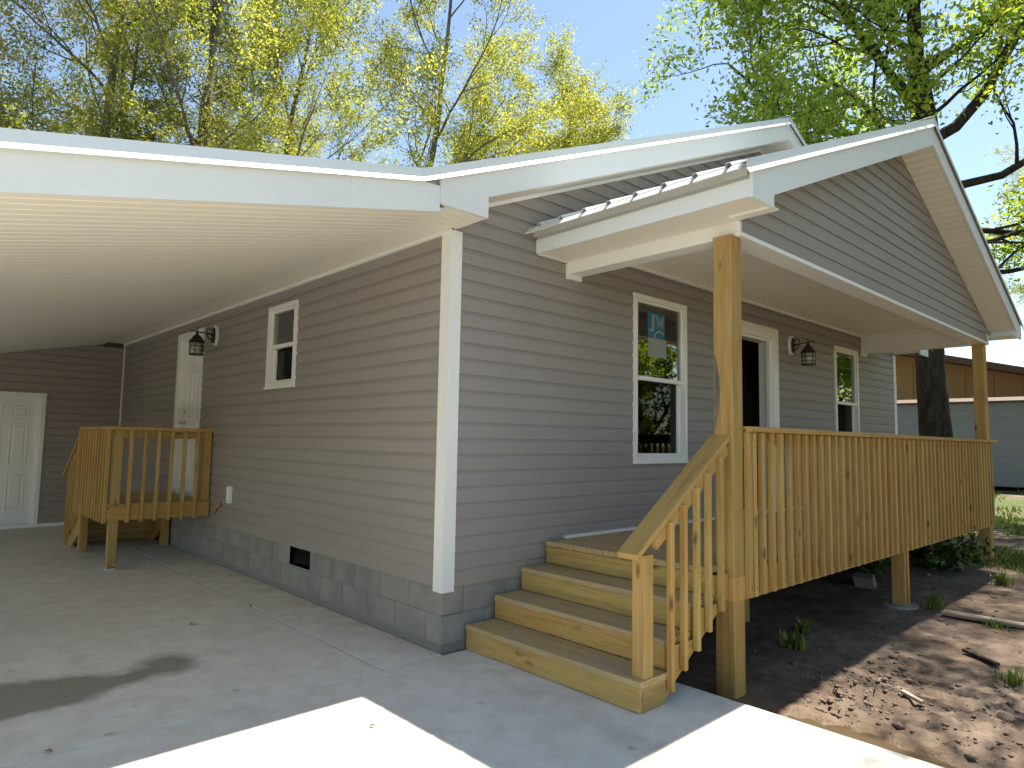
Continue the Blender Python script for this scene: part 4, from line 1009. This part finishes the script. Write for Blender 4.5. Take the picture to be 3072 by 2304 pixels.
tuft('weed_tuft',2.95,-1.25,26,.14,'lower dim weed to the right of the shaded sprout under the porch',width=.012)
def shrub(x,y,n,rx,rz,label,sz=.07):
    rng=np.random.RandomState(int(x*31)); z=gz(x,y)
    r=empty('shrub',(x,y,z),label,'shrub'); m=MB(); C=[]
    for k in range(16):
        a=rng.uniform(0,6.28); q=rng.uniform(.3,1); e=np.array([x+math.cos(a)*rx*q,y+math.sin(a)*rx*q,z+rz*rng.uniform(.45,1.05)]); b=np.array([x,y,z-.05])
        mid=(b+e)/2+rng.normal(size=3)*.05; m.tube([b,mid,e],[.012,.008,.004],4,False)
        for t in rng.uniform(.25,1.1,n//16): C.append(b*(1-t)+e*t+rng.normal(size=3)*.07)
    m.build('stems','bark_dark',r,recalc=False)
    link(bpy.data.objects.new('foliage',leaf_mesh('foliage',np.array(C),sz,'leaf_shrub',rng)),r)
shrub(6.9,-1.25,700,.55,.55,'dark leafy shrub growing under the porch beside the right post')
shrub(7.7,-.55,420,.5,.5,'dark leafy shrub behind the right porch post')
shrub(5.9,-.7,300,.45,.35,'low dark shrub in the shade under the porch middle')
# grass farther right, stuff
rng=np.random.RandomState(4)
def grass_mass(n,xr,yr,h,label,name):
    X=rng.uniform(*xr,n); Y=rng.uniform(*yr,n); k=(vnoise(X*.7,Y*.7)+.6*vnoise(X*2.1,Y*2.1))>.0; X=X[k];Y=Y[k]; Z=gheight(X,Y)
    m=len(X); A=rng.uniform(0,6.28,m); L=h*rng.uniform(.4,1.2,m); wd=.006+.0012*np.hypot(X+3,Y+4)
    b=np.stack([X,Y,Z-.005],1); s=np.stack([-np.sin(A)*wd,np.cos(A)*wd,0*A],1); e=b+np.stack([np.cos(A)*L*.5,np.sin(A)*L*.5,L],1)
    v=np.stack([b-s,b+s,e],1).reshape(-1,3); i=np.arange(m)*3
    o=link(bpy.data.objects.new(name,fastmesh(name,v,np.stack([i,i+1,i+2],1),'leaf_grass'))); tag(o,label,'grass',kind='stuff')
grass_mass(9000,(7.2,14),(-4,1.5),.09,'patchy green grass in the dirt yard right of the porch','grass')
grass_mass(9000,(14,30),(-8,6),.12,'shaded lawn grass in front of the neighbouring trailer','lawn_grass')
# clods
rng=np.random.RandomState(12); cm=MB()
def clod(x,y,r):
    z=gz(x,y); v=[];P=[(0,0,1),(0,0,-1),(1,0,0),(-1,0,0),(0,1,0),(0,-1,0)]
    for p in P: v.append((x+p[0]*r*rng.uniform(.6,1.3),y+p[1]*r*rng.uniform(.6,1.3),z+p[2]*r*rng.uniform(.4,.8)+r*.15))
    cm.add(v,[(0,2,4),(0,4,3),(0,3,5),(0,5,2),(1,4,2),(1,3,4),(1,5,3),(1,2,5)])
for k in range(1000):
    if k<420: x,y=rng.normal(1.85,.45),rng.normal(-2.12,.17)
    elif k<700: x,y=rng.normal(2.1,.7),rng.normal(-2.9,.25)
    else: x,y=rng.uniform(1.2,7),rng.uniform(-3.4,-1.2)
    if x<1.0 or y<-3.6 or (abs(x-1.05)<.36 and abs(y+2.35)<.6): continue
    clod(x,y,rng.choice([.008,.013,.021,.034],p=[.5,.32,.14,.04]))
tag(cm.build('soil_clods','clod',smooth=True,recalc=False),'crumbled clods of brown dirt beside the driveway','dirt',kind='stuff')
# dry leaves and litter
X=np.concatenate([rng.uniform(-2.6,.5,5),rng.uniform(4,12,160)]); Y=np.concatenate([rng.uniform(-1.9,2.6,5),rng.uniform(-3.5,1.5,160)])
Z=np.where(X<.8,.012,gheight(X,Y)+.015); C=np.stack([X,Y,Z],1)
o=link(bpy.data.objects.new('leaf_litter',leaf_mesh('leaf_litter',C,.035,'leaf_dry',rng,up=2.5))); tag(o,'scattered dry brown leaves on the concrete and dirt','leaf litter',kind='stuff')
# boards and stick lying on the dirt
def lying(name,a,b,wd,th,mat,label,cat):
    a=(a[0],a[1],gz(*a)+th/2+.012); b=(b[0],b[1],gz(*b)+th/2+.012)
    o=board(name,a,b,wd,th,mat,None,ch=.004); return tag(o,label,cat)
lying('plank',(4.45,-1.92),(4.55,-3.3),.14,.03,'weathered_board','long weathered plank lying on the sunlit dirt right of the porch','plank')
lying('stick',(3.32,-2.36),(3.10,-2.62),.035,.025,'bark_dark','short dark stick lying on the dirt below the weathered plank','stick')
lying('wood_scrap',(1.98,-2.33),(1.90,-2.47),.03,.02,'weathered_board','small splinter of wood in the clods near the muddy puddle','wood scrap')
m=MB(); m.lathe([(.012,0),(.018,.012),(.010,.024)],(.33,-.62,.0),8); tag(m.build('pebble','concrete_plain'),'small pale pebble on the concrete against the bottom stair','pebble')

# ================================================================== NEIGHBOURS
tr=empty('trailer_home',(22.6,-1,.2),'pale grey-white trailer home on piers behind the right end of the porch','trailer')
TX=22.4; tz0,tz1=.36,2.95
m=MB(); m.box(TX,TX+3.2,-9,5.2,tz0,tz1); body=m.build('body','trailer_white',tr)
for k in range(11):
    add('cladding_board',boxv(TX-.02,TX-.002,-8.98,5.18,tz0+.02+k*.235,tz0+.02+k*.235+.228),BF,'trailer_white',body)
m=MB(); m.extr([(TX-.16,-9.2,tz1+.002),(TX+3.36,-9.2,tz1+.002),(TX+3.36,-9.2,tz1+.06),(TX+1.6,-9.2,tz1+.28),(TX-.16,-9.2,tz1+.06)],(0,14.6,0)); m.build('roof','brown_roof',tr)
for y in np.arange(-8.6,5.2,1.7): box('pier',TX+.15,TX+.55,y,y+.4,-.2,tz0,'block',tr)
box('underfloor_shade_board',TX+1.2,TX+1.24,-9,5.2,-.2,tz0,'brown_roof',tr)  # dark board added to stand for the shade under the trailer
tb=empty('tan_building',(30,5,0),'tan board building with a dark brown low-pitched roof behind the trailer','building')
BX=27.5; ap=(11.5,6.9); sl_=.262
ez=lambda y: ap[1]-sl_*abs(y-ap[0])
m=MB(); m.extr([(BX,-5,-.3),(BX,26,-.3),(BX,26,ez(26)),(BX,ap[0],ap[1]),(BX,-5,ez(-5))],(7,0,0)); tbw=m.build('wall','tan_board',tb)
for k in range(26):
    y=-5+k*.9; 
    zc=ez(y+.44)-.25
    if zc>.5: add('wall_board',boxv(BX-.03,BX-.002,y+.012,y+.888,-.2,min(ez(y),ez(y+.9))-.22),BF,'tan_board',tbw)
m=MB(); m.extr([(BX-1.1,-6.5,ez(-6.5)),(BX-1.1,ap[0],ap[1]+.02),(BX-1.1,27,ez(27)),(BX-1.1,27,ez(27)+.24),(BX-1.1,ap[0],ap[1]+.28),(BX-1.1,-6.5,ez(-6.5)+.24)],(9,0,0)); m.build('roof','brown_roof',tb)
